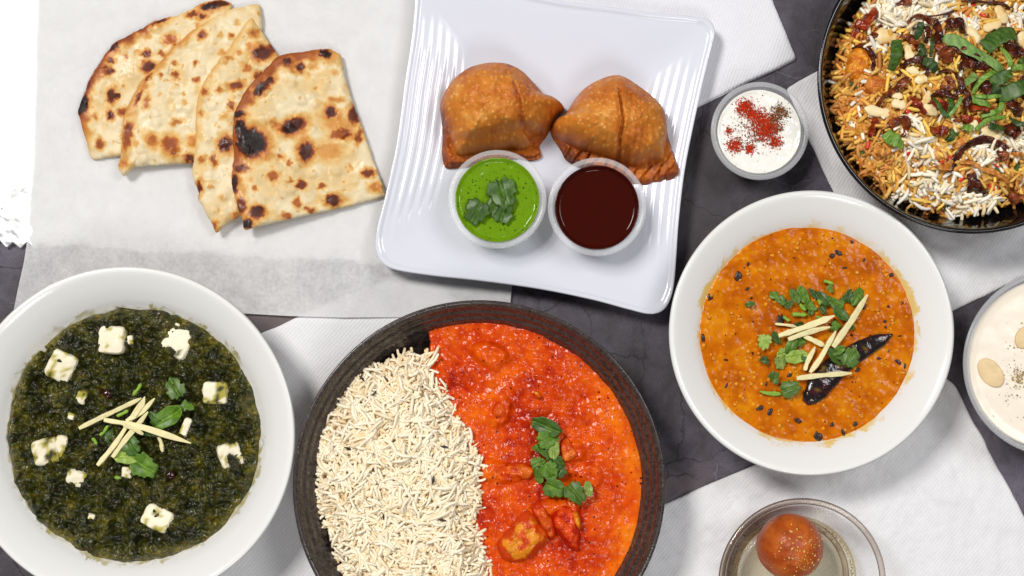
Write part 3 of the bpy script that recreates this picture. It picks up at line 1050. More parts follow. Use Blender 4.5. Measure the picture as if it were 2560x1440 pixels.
# ------------------------------------------------------------------ plastic cups with sauces
def cup(px, py, r_px, zbase, hgt, label, group='clear plastic cups'):
    zr = zbase + hgt
    x, y = W0(px, py, zr)
    R = r_px * PS(zr) * 1000
    h = hgt * 1000
    b = R * 0.72
    p = [(0, 0.6), (b * .9, 0.6), (b, 0), (b + .6, 1.2), (R - 4.6, h - 5), (R - 4.0, h - 3.2), (R - 1.4, h - 2.6), (R - .3, h - 1.9), (R, h - .9), (R - .5, h - .2), (R - 1.6, h), (R - 2.8, h - .3), (R - 4.0, h - 1.6), (R - 4.6, h - 3), (R - 5.3, h - 5.5), (b, 1.6), (0, 1.4)]
    o = lathe('plastic_cup', p, (x, y, zbase), 128, M['plastic'], label=label, cat='cup', group=group)
    lathe('rim', [(R - 3.0, h - .1), (R - 2.4, h - .5), (R - 1.2, h - .7), (R - .2, h - 1.2), (R + .25, h - .9), (R - .2, h + .05), (R - 1.6, h + .3), (R - 2.6, h + .2), (R - 3.0, h - .1)], (0, 0, 0), 128, M['plastic_rim'], parent=o, sub=3)
    return o, x, y, R / 1000


def sauce(name, x, y, zbase, zs, rb, rt, mat, label, cat, lumps=0.0, seed=0, men=0.0009):
    zc = (zbase + zs)
    s = PS(zs)
    cx, cy = x / s + NX, NY - y / s
    ol = circle(cx, cy, rt / s, 200)

    def z(px, py, u):
        return zs + men * smooth(0.86, 1.0, u) ** 1.6 + lumps * fbm(px / 40, py / 40, 3, seed)
    o = hf(name, ol, (cx, cy), zs, 50, z, None, mat, zbot=zs - 0.004, upow=0.7, label=label, cat=cat)
    # the body below the surface, a tapered plug
    b = lathe('sauce_body', [(0, 0), (rb * 1000, 0), (rb * 1000 + .3, .4), (rt * 1000 - .05, (zs - zbase) * 1000 - 0.7)], (x, y, zbase), 96, mat, parent=o)
    return o


CZ = PZ + 0.0036
c1, gx, gy, gR = cup(1243, 498, 123, CZ, 0.030, 'clear plastic cup of bright green chutney')
green = sauce('green_chutney', gx, gy, CZ + 0.0016, CZ + 0.0262, gR * .70, gR - 0.0046, M['chutney'], 'bright green mint chutney in a small clear cup', 'chutney', 0.0004, 5, 0.0018)
c2, tx, ty, tR = cup(1493, 517, 123, CZ, 0.030, 'clear plastic cup of dark brown tamarind sauce')
tam = sauce('tamarind_chutney', tx, ty, CZ + 0.0016, CZ + 0.0255, tR * .70, tR - 0.0047, M['tamarind'], 'dark brown glossy tamarind sauce in a small clear cup', 'sauce', 0.00012, 6, 0.0028)
c3, rx_, ry_, rR = cup(1900, 327, 122, 0.0004, 0.030, 'clear plastic cup of white raita beside the black bowl')
rai = sauce('raita', rx_, ry_, 0.002, 0.0268, rR * .70, rR - 0.0046, M['raita'], 'white yogurt raita dusted with red chili powder', 'yogurt', 0.0005, 7)
c4, hx, hy, hR = cup(2642, 908, 233, 0.0004, 0.042, 'wide clear plastic tub of cream coloured milk pudding')
khe = sauce('milk_pudding', hx, hy, 0.002, 0.0372, hR * .71, hR - 0.0046, M['kheer'], 'cream coloured milk pudding topped with almond flakes', 'pudding', 0.00012, 8)

# chili powder on the raita
zt = 0.0272
blobs = [(1862, 268, 22, 900, 0), (1880, 285, 16, 400, 0), (1900, 300, 26, 900, 0), (1925, 318, 26, 1000, 0), (1905, 330, 26, 600, 0), (1936, 355, 18, 550, 0), (1836, 363, 20, 700, 0), (1875, 372, 13, 420, 0), (1822, 326, 12, 140, 0), (1950, 282, 22, 600, 1), (1930, 300, 16, 300, 1), (1945, 322, 16, 160, 1), (1885, 330, 45, 350, 1), (1880, 300, 50, 250, 0), (1900, 320, 70, 160, 1)]
PX, PY, PC_ = [], [], []
for (bx, by, r, n, kd) in blobs:
    n = int(n * 0.6)
    PX.append(bx + rng.randn(n) * r * 0.5)
    PY.append(by + rng.randn(n) * r * 0.5)
    c = np.array([(206, 58, 16) if kd == 0 else (140, 86, 40)], float) * (0.7 + 0.5 * rng.rand(n, 1))
    PC_.append(c)
PX, PY, PC_ = map(np.concatenate, (PX, PY, PC_))
tet = (np.array([[1, 1, 1], [1, -1, -1], [-1, 1, -1], [-1, -1, 1]], float) * 0.58, [np.array([[0, 1, 2], [0, 3, 1], [0, 2, 3], [1, 3, 2]])])
X, Y = Wa(PX, PY, zt)
n = len(X)
o = scatter('chili_powder', [tet], np.zeros(n, int), rot_mats(rng.rand(n) * 6, rng.rand(n) * 6, rng.rand(n) * 6), np.stack([X, Y, zt + rng.rand(n) * 0.0004], -1), 0.00030 + 0.00045 * rng.rand(n) ** 2, PC_, M['powder'])
o['label'] = 'red and brown spice powder sprinkled on the white raita'
o['category'] = 'spice'


# ------------------------------------------------------------------ herbs and sticks
def leaf(name, px, py, size, rot, z, kind='cilantro', tone=0, label='', cat='leaf', group=None, tilt=None, seed=None, cup_=None):
    """size in photo pixels; a small lobed leaf with curl and real thickness"""
    r = np.random.RandomState(int(px * 7 + py * 13) % 9999 if seed is None else seed)
    nt, nr = 56, 7
    t = np.linspace(0, 2 * PI, nt, endpoint=False)
    if kind == 'cilantro':
        rad = 0.40 + 0.15 * np.abs(np.cos(1.5 * t)) ** 0.7 + 0.045 * np.cos(9 * t + r.rand() * 6) + 0.03 * np.cos(14 * t + r.rand() * 6)
        rad *= 0.62 + 0.38 * (1 + np.cos(t)) / 2
        ex, ey = 1.0, 0.82 + 0.2 * r.rand()
    elif kind == 'oval':
        rad = 0.5 + 0.02 * np.cos(7 * t + r.rand() * 6)
        ex, ey = 1.0, 0.55
    else:                         # torn fragment
        rad = 0.42 + 0.08 * np.cos(2 * t + r.rand() * 6) + 0.07 * np.cos(3 * t + r.rand() * 6) + 0.05 * np.cos(5 * t + r.rand() * 6) + 0.03 * np.cos(11 * t + r.rand() * 6)
        ex, ey = 1.0, 0.65 + 0.25 * r.rand()
    us = np.arange(1, nr + 1) / nr
    lx = np.concatenate([[0], (us[:, None] * rad * np.cos(t) * ex).ravel()])
    ly = np.concatenate([[0], (us[:, None] * rad * np.sin(t) * ey).ravel()])
    curl = (0.5 + r.rand()) * (0.35 if cup_ is None else cup_) * (1 if r.rand() < 0.6 else -1)
    bend = (r.rand() - 0.5) * 0.7
    lz = curl * ly ** 2 + bend * lx ** 2 + 0.05 * np.sin(6 * lx + r.rand() * 6) * np.cos(5 * ly) - 0.06 * np.exp(-(ly / 0.05) ** 2)
    lz -= lz.min()
    S = size * PS(z)
    th = 0.00028
    top = np.stack([lx * S, ly * S, lz * S + th], -1)
    bot = np.stack([lx * S, ly * S, lz * S], -1)
    tri, quad = polar_faces(nt, nr)
    nv = len(top)
    V = np.vstack([top, bot])
    i = np.arange(nt)
    j = (i + 1) % nt
    last = 1 + (nr - 1) * nt
    side = np.stack([last + i, nv + last + i, nv + last + j, last + j], -1)
    greens = [((62, 94, 18), (98, 130, 34)), ((46, 76, 14), (70, 102, 24)), ((122, 146, 58), (150, 170, 84)), ((46, 74, 16), (74, 106, 26))]
    g0, g1 = greens[tone]
    vein = np.exp(-(ly / 0.035) ** 2) + 0.6 * np.exp(-((np.abs(ly) - 0.5 * np.abs(lx)) / 0.03) ** 2) * (lx > 0)
    c = mixc(g0, g1, np.clip(0.35 + 0.5 * fbm(lx * 4 + r.rand() * 9, ly * 4, 3, 3) + 0.45 * vein, 0, 1))
    c = c * (0.9 + 0.25 * r.rand())
    V -= V.mean(0)
    V[:, 2] -= V[:, 2].min()
    me = mesh(name, V, [tri, quad, tri[:, ::-1] + nv, quad[:, ::-1] + nv, side], np.vstack([c, c * 0.95]), True, M['leaf'])
    o = link(name, me, None, label, cat, group, loc=W(px, py, z))
    ti = 0.25 if tilt is None else tilt
    o.rotation_euler = ((r.rand() - .5) * 2 * ti, (r.rand() - .5) * 2 * ti, -math.radians(rot))
    return o


def stick(name, pts, w, h, z, mat, label, cat, group=None, lift=0.0, taper=0.35, power=5.0, bend=0.0, m=12):
    """a cut stick; pts in photo pixels, w and h full sizes in metres"""
    r = np.random.RandomState(int(pts[0][0] * 5 + pts[0][1] * 3) % 9999)
    n = 12
    q = spline(np.asarray(pts, float)[:, :2], n)
    t = np.linspace(0, 1, n)
    zz = z + h / 2 + lift * t + bend * np.sin(PI * t)
    X, Y = Wa(q[:, 0], q[:, 1], z)
    X = X + 0.0002 * np.sin(t * 7 + r.rand() * 6)
    wid = (w / 2) * 0.78 * (1 - taper * np.abs(t - (0.3 + .4 * r.rand())) ** 1.3) * (1 + 0.10 * np.sin(t * 9 + r.rand() * 9))
    wid[0] *= 0.8
    wid[-1] *= 0.25
    wid[-2] *= 0.7
    wid *= 1 + 0.08 * r.randn(n)
    return sweep(name, np.stack([X, Y, zz], -1), wid, (h / 2) * (1 - 0.3 * t), mat, roll=(r.rand() - .5) * 0.5 + 0.3 * t, m=m, power=power, smooth_shade=power < 4, label=label, cat=cat, group=group)


# chutney leaves
zc = CZ + 0.0266
L = 'coriander leaf floating on the green chutney'
leaf('coriander_leaf', 1255, 478, 92, 75, zc, 'cilantro', 1, 'largest coriander leaf floating on the green chutney', group='coriander on the green chutney', tilt=0.05, cup_=0.1)
leaf('coriander_leaf', 1194, 525, 74, 118, zc, 'cilantro', 1, 'separate coriander leaf on the green chutney, apart from the joined ones', group='coriander on the green chutney', tilt=0.05, cup_=0.1)
leaf('coriander_leaf', 1257, 534, 76, -70, zc, 'cilantro', 1, 'lower joined coriander leaf on the green chutney', group='coriander on the green chutney', tilt=0.06, cup_=0.1)
leaf('coriander_leaf', 1234, 512, 52, 100, zc + .0006, 'oval', 3, 'small glossy folded coriander leaf in the middle of the green chutney', group='coriander on the green chutney', tilt=0.2)

# ------------------------------------------------------------------ saag
zs = 0.0025 + 0.0225
ssc = PS(zs)
scx, scy = sx / ssc + NX, NY - sy / ssc
sR = 0.0838 / ssc
sol = circle(scx, scy, sR * 1.005, 760, 0.030, 71, 3.0)
t_ = np.linspace(0, 2 * PI, 760, endpoint=False)


def saag_h(px, py):
    f1, f2, idn = worley(px / 16, py / 16, 73)
    h = 0.0048 * fbm(px / 95, py / 95, 3, 74) + 0.0032 * fbm(px / 26, py / 26, 3, 75, 0.5) + 0.0026 * (0.5 - f1)
    f1, f2, idn = worley(px / 7.5, py / 7.5, 77)
    return h + 0.0005 * (0.5 - f1)


def saag_z(px, py, u):
    return zs + 0.0020 + (saag_h(px, py) + 0.002) * (0.2 + 0.8 * smooth(1.0, 0.93, u)) - 0.0026 * smooth(0.97, 1.0, u)


def saag_col(px, py, u, z):
    v = 0.42 + 0.5 * fbm(px / 40, py / 40, 4, 78) + 0.35 * fbm(px / 9, py / 9, 3, 79)
    v = v + 0.38 * smooth(0.88, 1.0, u)
    c = ramp(v, [(0, (26, 28, 8)), (0.4, (47, 49, 12)), (0.8, (78, 73, 16)), (1.2, (118, 104, 26))])
    red = smooth(0.55, 0.75, fbm(px / 15, py / 15, 2, 81))
    return mixc(c, (70, 34, 16), 0.5 * red)


saag = hf('spinach_curry', sol, (scx, scy), zs, 165, saag_z, saag_col, M['saag'], zbot=bowl_fill(zs), upow=0.78,
          label='dark green spinach curry with paneer filling a white bowl', cat='curry')


def saag_top(px, py):
    return float(zs + 0.0020 + saag_h(np.array([px]), np.array([py]))[0] + 0.002)


# paneer: (x, y, width, depth, turn, sink, tilt)
pan = [(283, 850, 66, 70, 4, .12, 'paneer cube near the bowl rim half covered by spinach with a chip beside it'),
       (447, 855, 72, 82, 27, .15, 'largest clean paneer cube in the spinach curry'),
       (155, 915, 66, 74, 27, .2, 'paneer cube with a round spinach blot on its top'),
       (540, 982, 62, 56, 0, .3, 'square paneer cube with one corner smeared green'),
       (577, 1142, 58, 72, -18, .45, 'paneer cube split by a dark spinach gap beside the bowl wall'),
       (397, 1297, 76, 58, 25, .35, 'paneer cube with a spinach dollop in its middle'),
       (194, 1192, 48, 40, 20, .3, 'small paneer wedge next to the torn paneer cube'),
       (118, 1128, 66, 66, -12, .25, 'torn paneer cube heavily smeared with green'),
       (152, 1118, 30, 62, 12, .45, 'paneer sliver leaning on the torn cube'),
       (205, 994, 24, 34, 20, .4, 'tiny yellowish paneer crumb between two cubes'),
       (466, 1068, 20, 46, 20, .4, 'narrow paneer splinter beside the ginger sticks'),
       (321, 1180, 28, 28, 15, .4, 'small paneer chip peeking out below a coriander leaf'),
       (182, 1040, 18, 18, 10, .4, 'paneer crumb above the torn paneer cube'),
       (230, 1290, 16, 12, 10, .4, 'tiny orange stained paneer crumb'),
       (327, 850, 14, 22, 0, .4, 'thin paneer chip beside the half covered cube')]
for (x, y, w, d, a, sink, lab) in pan:
    s = PS(zs + .005)
    r = np.random.RandomState(x)
    n = 9
    g = np.linspace(-1, 1, n)
    # rounded cube: six faces projected from a grid
    Vs, Fs = [], []
    for ax in range(3):
        for sg in (-1, 1):
            A, B = np.meshgrid(g, g, indexing='ij')
            P = np.zeros((n, n, 3))
            P[..., ax] = sg
            P[..., (ax + 1) % 3] = A
            P[..., (ax + 2) % 3] = B * sg
            o0 = sum(len(v) for v in Vs)
            Vs.append(P.reshape(-1, 3))
            i, j = np.meshgrid(np.arange(n - 1), np.arange(n - 1), indexing='ij')
            i, j = i.ravel(), j.ravel()
            Fs.append(np.stack([i * n + j, (i + 1) * n + j, (i + 1) * n + j + 1, i * n + j + 1], -1) + o0)
    P = np.concatenate(Vs)
    nrm = P / (np.sum(np.abs(P) ** 6, -1) ** (1 / 6))[:, None]
    hw, hd = w / 2 * s, d / 2 * s
    hh = 0.0055 if w > 40 else 0.0035
    V = nrm * [hw, hd, hh]
    V += 0.0006 * np.stack([fbm(V[:, 1] * 300 + x, V[:, 2] * 300, 3, 5), fbm(V[:, 0] * 300, V[:, 2] * 300 + y, 3, 6), fbm(V[:, 0] * 300 + x, V[:, 1] * 300, 3, 7)], -1)
    sm = smooth(0.18, 0.42, fbm(V[:, 0] * 130 + x, V[:, 1] * 130 + y, 3, 8) + 0.12 * (w < 40) + 0.25 * ('smeared' in lab) - 0.4 * ('clean' in lab))
    sm = np.maximum(sm, smooth(0.5, -0.3, V[:, 2] / hh))
    c = mixc((240, 230, 202), (170, 158, 60), np.clip(sm, 0, 1))
    c = mixc(c, (48, 48, 16), smooth(0.62, 0.8, fbm(V[:, 0] * 130 + x, V[:, 1] * 130 + y, 3, 8) + 0.3 * ('smeared' in lab)))
    me = mesh('paneer_cube', V, Fs, c, True, M['paneer'])
    o = link('paneer_cube', me, None, lab, 'paneer', 'paneer cubes in the spinach curry', loc=W(x, y, max(saag_top(x, y), saag_top(x + w / 3, y), saag_top(x, y + d / 3), saag_top(x - w / 3, y), saag_top(x, y - d / 3)) + 0.0010 - hh * (0.78 + 0.5 * sink)))
    o.rotation_euler = ((r.rand() - .5) * 0.42, (r.rand() - .5) * 0.42, -math.radians(a))

# spinach dollops lying on some cubes
for (x, y, w, d, a, lab) in [(300, 862, 48, 46, 20, 'spinach dollop on the half covered paneer cube'), (149, 902, 24, 20, 0, 'round spinach blot on a paneer cube'), (400, 1288, 46, 30, 25, 'spinach dollop in the middle of a paneer cube'), (585, 1160, 26, 52, -25, 'spinach dollop on the split paneer cube'), (424, 878, 30, 22, 30, 'spinach dab over the corner of the largest paneer cube'), (122, 1108, 36, 26, 10, 'spinach dab on the torn paneer cube')]:
    ol = circle(x, y, 1, 60, 0.22, int(x), 1.6)
    t0 = ol - [x, y]
    ca, sa = math.cos(math.radians(a)), math.sin(math.radians(a))
    ol = np.stack([x + t0[:, 0] * w / 2 * ca - t0[:, 1] * d / 2 * sa, y + t0[:, 0] * w / 2 * sa + t0[:, 1] * d / 2 * ca], -1)
    zt = saag_top(x, y) + 0.0012
    hf('spinach_dollop', ol, (x, y), zt, 14, lambda px, py, u, zt=zt: zt + 0.0038 * np.clip(1 - u ** 2, 0, 1) ** .5 + 0.6 * saag_h(px, py) * (1 - u ** 4), saag_col, M['saag'], zbot=zt - 0.003, label=lab, cat='spinach', group='spinach dollops on the paneer')

zg = zs + 0.0075
k4 = 0.5556


def S4(pts):
    return Q(pts, k4, 0, 640)


gl = 'pale ginger matchstick crossing others on the spinach curry'
gg = 'ginger matchsticks on the spinach curry'
for pts, w, dz, lab in [([(360, 775), (480, 715), (640, 640)], .0040, 0, 'longest thin ginger shred on the spinach curry, curling to a point'),
                        ([(470, 738), (640, 770), (860, 842)], .0052, .003, 'broad ginger matchstick lying across the top of the spinach garnish'),
                        ([(443, 942), (530, 830), (650, 640)], .0042, .0015, gl),
                        ([(508, 905), (580, 810), (668, 700)], .0046, .002, gl),
                        ([(572, 742), (640, 700), (700, 640)], .0042, .0025, gl),
                        ([(560, 760), (600, 775), (648, 803)], .0040, .0035, gl),
                        ([(610, 720), (640, 670), (655, 632)], .0036, .0035, gl),
                        ([(716, 812), (728, 845), (735, 882)], .0034, -.002, 'short ginger stub apart from the crossed sticks on the spinach curry')]:
    stick('ginger_matchstick', S4(pts), w, .0022, zg + dz, M['ginger'], lab, 'ginger', gg)
for pts in [[(603, 626), (640, 573)], [(455, 808), (492, 762)], [(420, 820), (440, 848)], [(530, 722), (582, 694)], [(520, 996), (546, 998)]]:
    stick('chopped_coriander', S4(pts), .0030, .0028, zg - .001, M['stem'], 'bright green coriander stem piece on the spinach curry', 'stem', 'coriander stems on the spinach curry', power=2.2, taper=0.1)
for (x, y, s_, r_, kd, tn, lab) in [(795, 605, 100, -120, 'cilantro', 0, 'coriander leaf at the outer end of the spinach garnish'), (765, 722, 130, -30, 'oval', 0, 'long curled coriander leaf beside the ginger on the spinach curry'), (840, 680, 60, -30, 'torn', 0, 'folded tip of coriander touching the long curled leaf'), (700, 735, 70, 40, 'torn', 3, 'dark coriander leaf under the ginger on the spinach curry'), (680, 795, 60, 10, 'torn', 3, 'small dark coriander scrap under the broad ginger stick'), (590, 850, 90, 60, 'cilantro', 3, 'coriander leaf between ginger tips and the lowest leaf'), (500, 820, 70, 100, 'torn', 3, 'coriander leaf half hidden under the crossed ginger'), (570, 905, 100, 5, 'oval', 2, 'pale folded coriander leaf on the spinach curry'), (640, 940, 120, 30, 'cilantro', 0, 'broad coriander leaf nearest the bowl side of the spinach garnish')]:
    (x, y), = S4([(x, y)])
    leaf('coriander_leaf', x, y, s_ * k4 * 1.2, r_, zg - .0005, kd, tn, lab, group='coriander on the spinach curry')
for (x, y, w_) in [(268, 985, 30), (425, 1188, 30), (305, 1085, 14), (200, 1185, 12)]:
    ol = circle(x, y, w_ / 2, 40, .15, 3)
    zt = saag_top(x, y) - 0.0016
    hf('red_bean', ol, (x, y), zt, 8, lambda px, py, u, zt=zt: zt + 0.003 * np.sqrt(np.clip(1 - u ** 2, 0, 1)), lambda px, py, u, z: np.tile([50., 14, 11], (len(px), 1)), M['chili'], zbot=zt - .001, label='dark red bean bit half sunk in the spinach curry', cat='bean', group='red bits in the spinach curry')

# ------------------------------------------------------------------ dal
zd = 0.0012 + 0.0310
dsc = PS(zd)
dcx, dcy = dx_ / dsc + NX, NY - dy_ / dsc
dR = 0.0710 / dsc


def dal_z(px, py, u):
    h = 0.0006 * fbm(px / 80, py / 80, 3, 91) + 0.00025 * fbm(px / 18, py / 18, 3, 92)
    f1, f2, idn = worley(px / 14, py / 14, 93)
    return zd + h + 0.00015 * smooth(0.45, 0.1, f1) * (idn > 0.72) - 0.0006 * smooth(0.97, 1.0, u)


def dal_col(px, py, u, z):
    v = 0.5 + 0.5 * fbm(px / 70, py / 70, 3, 94) + 0.2 * fbm(px / 16, py / 16, 3, 95)
    c = ramp(v, [(0, (166, 78, 1)), (0.5, (192, 100, 2)), (1, (208, 128, 8))])
    f1, f2, idn = worley(px / 14, py / 14, 93)
    c = mixc(c, (222, 152, 34), 0.45 * smooth(0.45, 0.15, f1) * (idn > 0.72))
    return mixc(c, (205, 140, 20), 0.6 * smooth(0.975, 1.0, u))


dal = link('lentil_dal', None, None, 'orange lentil dal with dark spice flecks filling a white bowl', 'dal')
dal.empty_display_size = 0.02
hf('dal_surface', circle(dcx, dcy, dR, 560, 0.004, 90, 3), (dcx, dcy), zd, 120, dal_z, dal_col, M['dal'], zbot=bowl_fill(zd), parent=dal)
# smear left on the bowl wall above the dal
ang = np.linspace(0, 2 * PI, 400, endpoint=False)
dal_specks = [(1845, 690, 26), (2096, 632, 26), (2080, 640, 20), (2130, 605, 12), (2082, 596, 9), (2112, 670, 14), (1868, 722, 14), (1775, 742, 22), (1758, 845, 24), (2228, 687, 16), (2256, 758, 10), (2212, 804, 12), (2214, 818, 10), (1995, 1052, 26), (2080, 1062, 16), (2138, 1060, 18), (2108, 1080, 22), (2045, 1092, 30), (2040, 1085, 18), (1900, 1020, 22), (1925, 1030, 24), (2245, 905, 24), (2262, 915, 16), (1916, 900, 16), (1916, 960, 14), (1815, 900, 14), (1975, 935, 26), (1815, 965, 18), (1878, 745, 10), (2197, 896, 14), (2160, 768, 18), (1950, 800, 34), (2144, 925, 18), (1795, 1010, 14), (1870, 660, 12), (2250, 840, 12), (1985, 645, 8), (2160, 650, 12)]
for (x, y, w_) in dal_specks:
    r = np.random.RandomState(x + y)
    ol = circle(x, y, 1, 14, 0.3, x % 97, 1.5) - [x, y]
    a = r.rand() * PI
    asp = 0.45 + 0.4 * r.rand()
    ol = np.stack([x + (ol[:, 0] * math.cos(a) - ol[:, 1] * asp * math.sin(a)) * w_ * .42, y + (ol[:, 0] * math.sin(a) + ol[:, 1] * asp * math.cos(a)) * w_ * .42], -1)
    hf('spice_fleck', ol, (x, y), zd, 3, lambda px, py, u: zd + 0.0003 + 0.0004 * np.sqrt(np.clip(1 - u ** 2, 0, 1)), None, M['darkbit'], zbot=zd - .001, parent=dal)
# lentil halves: small lens shaped bits
n = 520
rr = np.sqrt(rng.rand(n)) * dR * 0.96
aa = rng.rand(n) * 2 * PI
lx, ly = dcx + rr * np.cos(aa), dcy + rr * np.sin(aa)
keep = fbm(lx / 60, ly / 60, 2, 97) > 0.18
lx, ly = lx[keep], ly[keep]
n = len(lx)
oct_v = np.array([[1, 0, 0], [.7, .7, 0], [0, 1, 0], [-.7, .7, 0], [-1, 0, 0], [-.7, -.7, 0], [0, -1, 0], [.7, -.7, 0], [0, 0, .5], [0, 0, -.5]])
oi = np.arange(8)
lens = (oct_v, [np.stack([oi, (oi + 1) % 8, np.full(8, 8)], -1), np.stack([(oi + 1) % 8, oi, np.full(8, 9)], -1)])
X, Y = Wa(lx, ly, zd)
scatter('lentils', [lens], np.zeros(n, int), rot_mats(rng.rand(n) * 6, rng.randn(n) * .3, rng.randn(n) * .3), np.stack([X, Y, dal_z(lx, ly, np.zeros(n)) - 0.0002], -1), 0.0011 + 0.0009 * rng.rand(n),
        mixc((222, 150, 34), (206, 122, 20), rng.rand(n)), M['lentil'], parent=dal)


def D6(pts):
    return Q(pts, 0.25, 1850, 680)


def W6(p, zz):
    return [W(x, y, zz) for x, y in D6(p)]


# dried chili: one bent flattened pod
cl = D6([(650, 1310), (740, 1210), (840, 1080), (950, 965), (1070, 870), (1200, 785), (1330, 715), (1440, 665), (1525, 622)])
q = spline(np.array(cl), 40)
tt = np.linspace(0, 1, 40)
wid = np.interp(tt, [0, .04, .15, .35, .5, .7, .88, .96, 1], [36, 74, 118, 128, 114, 98, 70, 28, 5]) * 0.25 * PS(zd)
X, Y = Wa(q[:, 0], q[:, 1], zd)
zz = zd + 0.0004 + 0.0008 * np.sin(tt * 9)


def chili_col(V):
    a = fbm(V[:, 0] * 170, V[:, 1] * 170, 4, 33)
    c = mixc((26, 16, 16), (70, 18, 26), smooth(0.1, 0.6, a))
    return mixc(c, (150, 120, 30), 0.7 * smooth(0.5, 0.7, fbm(V[:, 0] * 220 + 3, V[:, 1] * 220, 3, 35)))


sweep('dried_chili', np.stack([X, Y, zz], -1), wid, np.clip(wid * 0.42, .0006, .0026), M['chili'], m=18, power=2.4, colfun=chili_col, label='glossy black-red dried chili pod lying on the dal', cat='chili')
gg = 'ginger matchsticks on the dal'
gl = 'pale ginger matchstick in the crossed pile on the dal'
for pts, w, dz, lab in [([(350, 520), (450, 530), (570, 548)], .0026, .001, 'thin brownish ginger shred on the dal'),
                        ([(640, 640), (740, 690), (860, 745)], .0044, .002, gl), ([(640, 985), (680, 880), (742, 748)], .0040, .0015, gl),
                        ([(480, 675), (680, 600), (900, 550)], .0044, .004, gl), ([(380, 640), (640, 555), (940, 438)], .0052, .0052, 'thickest ginger matchstick on top of the crossed pile on the dal'),
                        ([(925, 750), (1040, 590), (1272, 228)], .0056, .003, 'longest ginger matchstick slanting away from the pile on the dal'),
                        ([(695, 1005), (820, 830), (952, 590)], .0044, .0045, gl), ([(560, 1062), (800, 1035), (1112, 1010)], .0044, .0042, 'ginger matchstick lying across the black chili pod')]:
    stick('ginger_matchstick', D6(pts), w, .0024, zd + dz, M['ginger'], lab, 'ginger', gg, taper=.5)
for pts, w in [([(514, 425), (658, 430)], .0036), ([(590, 325), (650, 385)], .0034), ([(428, 450), (492, 490)], .0028), ([(838, 92), (932, 122)], .0030), ([(778, 280), (802, 330)], .0028), ([(760, 450), (810, 470)], .0030)]:
    stick('chopped_coriander', D6(pts), w, w * .9, zd + .0016, M['stem'], 'bright green coriander stem piece on the dal', 'stem', 'coriander stems on the dal', power=2.2, taper=.1)
ORD = ['first', 'second', 'third', 'fourth', 'fifth', 'sixth', 'seventh', 'eighth', 'ninth', 'tenth', 'eleventh', 'twelfth', 'thirteenth', 'fourteenth', 'fifteenth', 'sixteenth']
far_x = sorted([350, 420, 485, 545, 625, 690, 705, 745, 830, 825, 930, 985, 1000, 1075, 1160], reverse=True)
far = 'chopped coriander leaf in the long bunch above the ginger on the dal'
mid_d = sorted([(950, 540), (1115, 540), (360, 655), (510, 735), (600, 700), (420, 815), (405, 890), (550, 845), (640, 870), (590, 520), (560, 650)], key=lambda p: math.hypot(p[0] - 1000, p[1] - 920))
mid = 'coriander leaf tucked beside the crossed ginger on the dal'
low = 'coriander leaf lying over the black chili pod'
for (x, y, s_, r_, kd, tn, lab) in [(350, 245, 110, 60, 'torn', 0, far), (420, 290, 90, 30, 'torn', 3, far), (485, 320, 90, 30, 'torn', 3, far), (545, 245, 130, 60, 'oval', 0, far), (625, 230, 150, 62, 'oval', 0, far), (690, 340, 120, 60, 'torn', 0, far), (705, 390, 90, 90, 'torn', 0, far), (745, 225, 110, 40, 'torn', 3, far), (830, 270, 140, 50, 'oval', 3, far), (825, 375, 90, 60, 'torn', 3, far), (930, 305, 140, 10, 'torn', 0, far), (985, 330, 110, 30, 'torn', 0, far), (1000, 425, 150, 40, 'oval', 3, far), (1075, 250, 120, 120, 'torn', 3, far), (1160, 250, 160, -60, 'oval', 0, far), (900, 165, 70, 110, 'torn', 0, 'coriander scrap beside the lone stem on the dal'),
                                    (950, 540, 110, 30, 'torn', 0, mid), (1115, 540, 70, 90, 'torn', 3, mid), (250, 685, 140, 100, 'cilantro', 2, 'pale angular coriander leaf at the outer edge of the dal garnish'), (360, 655, 110, 60, 'oval', 3, mid), (510, 735, 160, -70, 'oval', 0, mid), (600, 700, 110, -40, 'torn', 0, mid), (420, 815, 130, -15, 'torn', 2, mid), (405, 890, 120, 90, 'cilantro', 2, mid), (550, 845, 190, -10, 'oval', 2, mid), (640, 870, 70, 80, 'torn', 3, mid), (590, 520, 80, 20, 'torn', 3, mid), (560, 650, 90, 60, 'torn', 3, mid),
                                    (945, 850, 170, 40, 'oval', 3, low), (1095, 870, 180, -65, 'cilantro', 0, low), (980, 785, 120, -25, 'oval', 0, low), (340, 1050, 120, -80, 'torn', 0, 'small upright coriander sprig away from the ginger on the dal'), (480, 1175, 180, -15, 'cilantro', 0, 'round coriander leaf with a stalk, lowest of the dal garnish'), (100, 325, 80, -10, 'oval', 1, 'lone dark coriander fleck far from the dal garnish'), (245, 880, 90, 0, 'torn', 1, 'dark sunken coriander scrap in the dal')]:
    if lab == mid:
        lab = ORD[mid_d.index((x, y))] + ' coriander leaf among the crossed ginger on the dal, counted outward from the chili'
    if lab == far:
        lab = ORD[far_x.index(x)] + ' leaf of the coriander bunch on the dal, counted from the longest ginger stick'
    (x, y), = D6([(x, y)])
    leaf('coriander_leaf', x, y, s_ * .25 * 1.3, r_, zd + .0010 + .002 * rng.rand(), kd, tn, lab, group='coriander on the dal')
stick('chopped_coriander', D6([(195, 1195), (300, 1215), (420, 1220)]), .0040, .0014, zd + .0012, M['stem'], 'flat leafy coriander stalk below the sprig on the dal', 'stem', 'coriander stems on the dal', power=2.2, taper=.8)

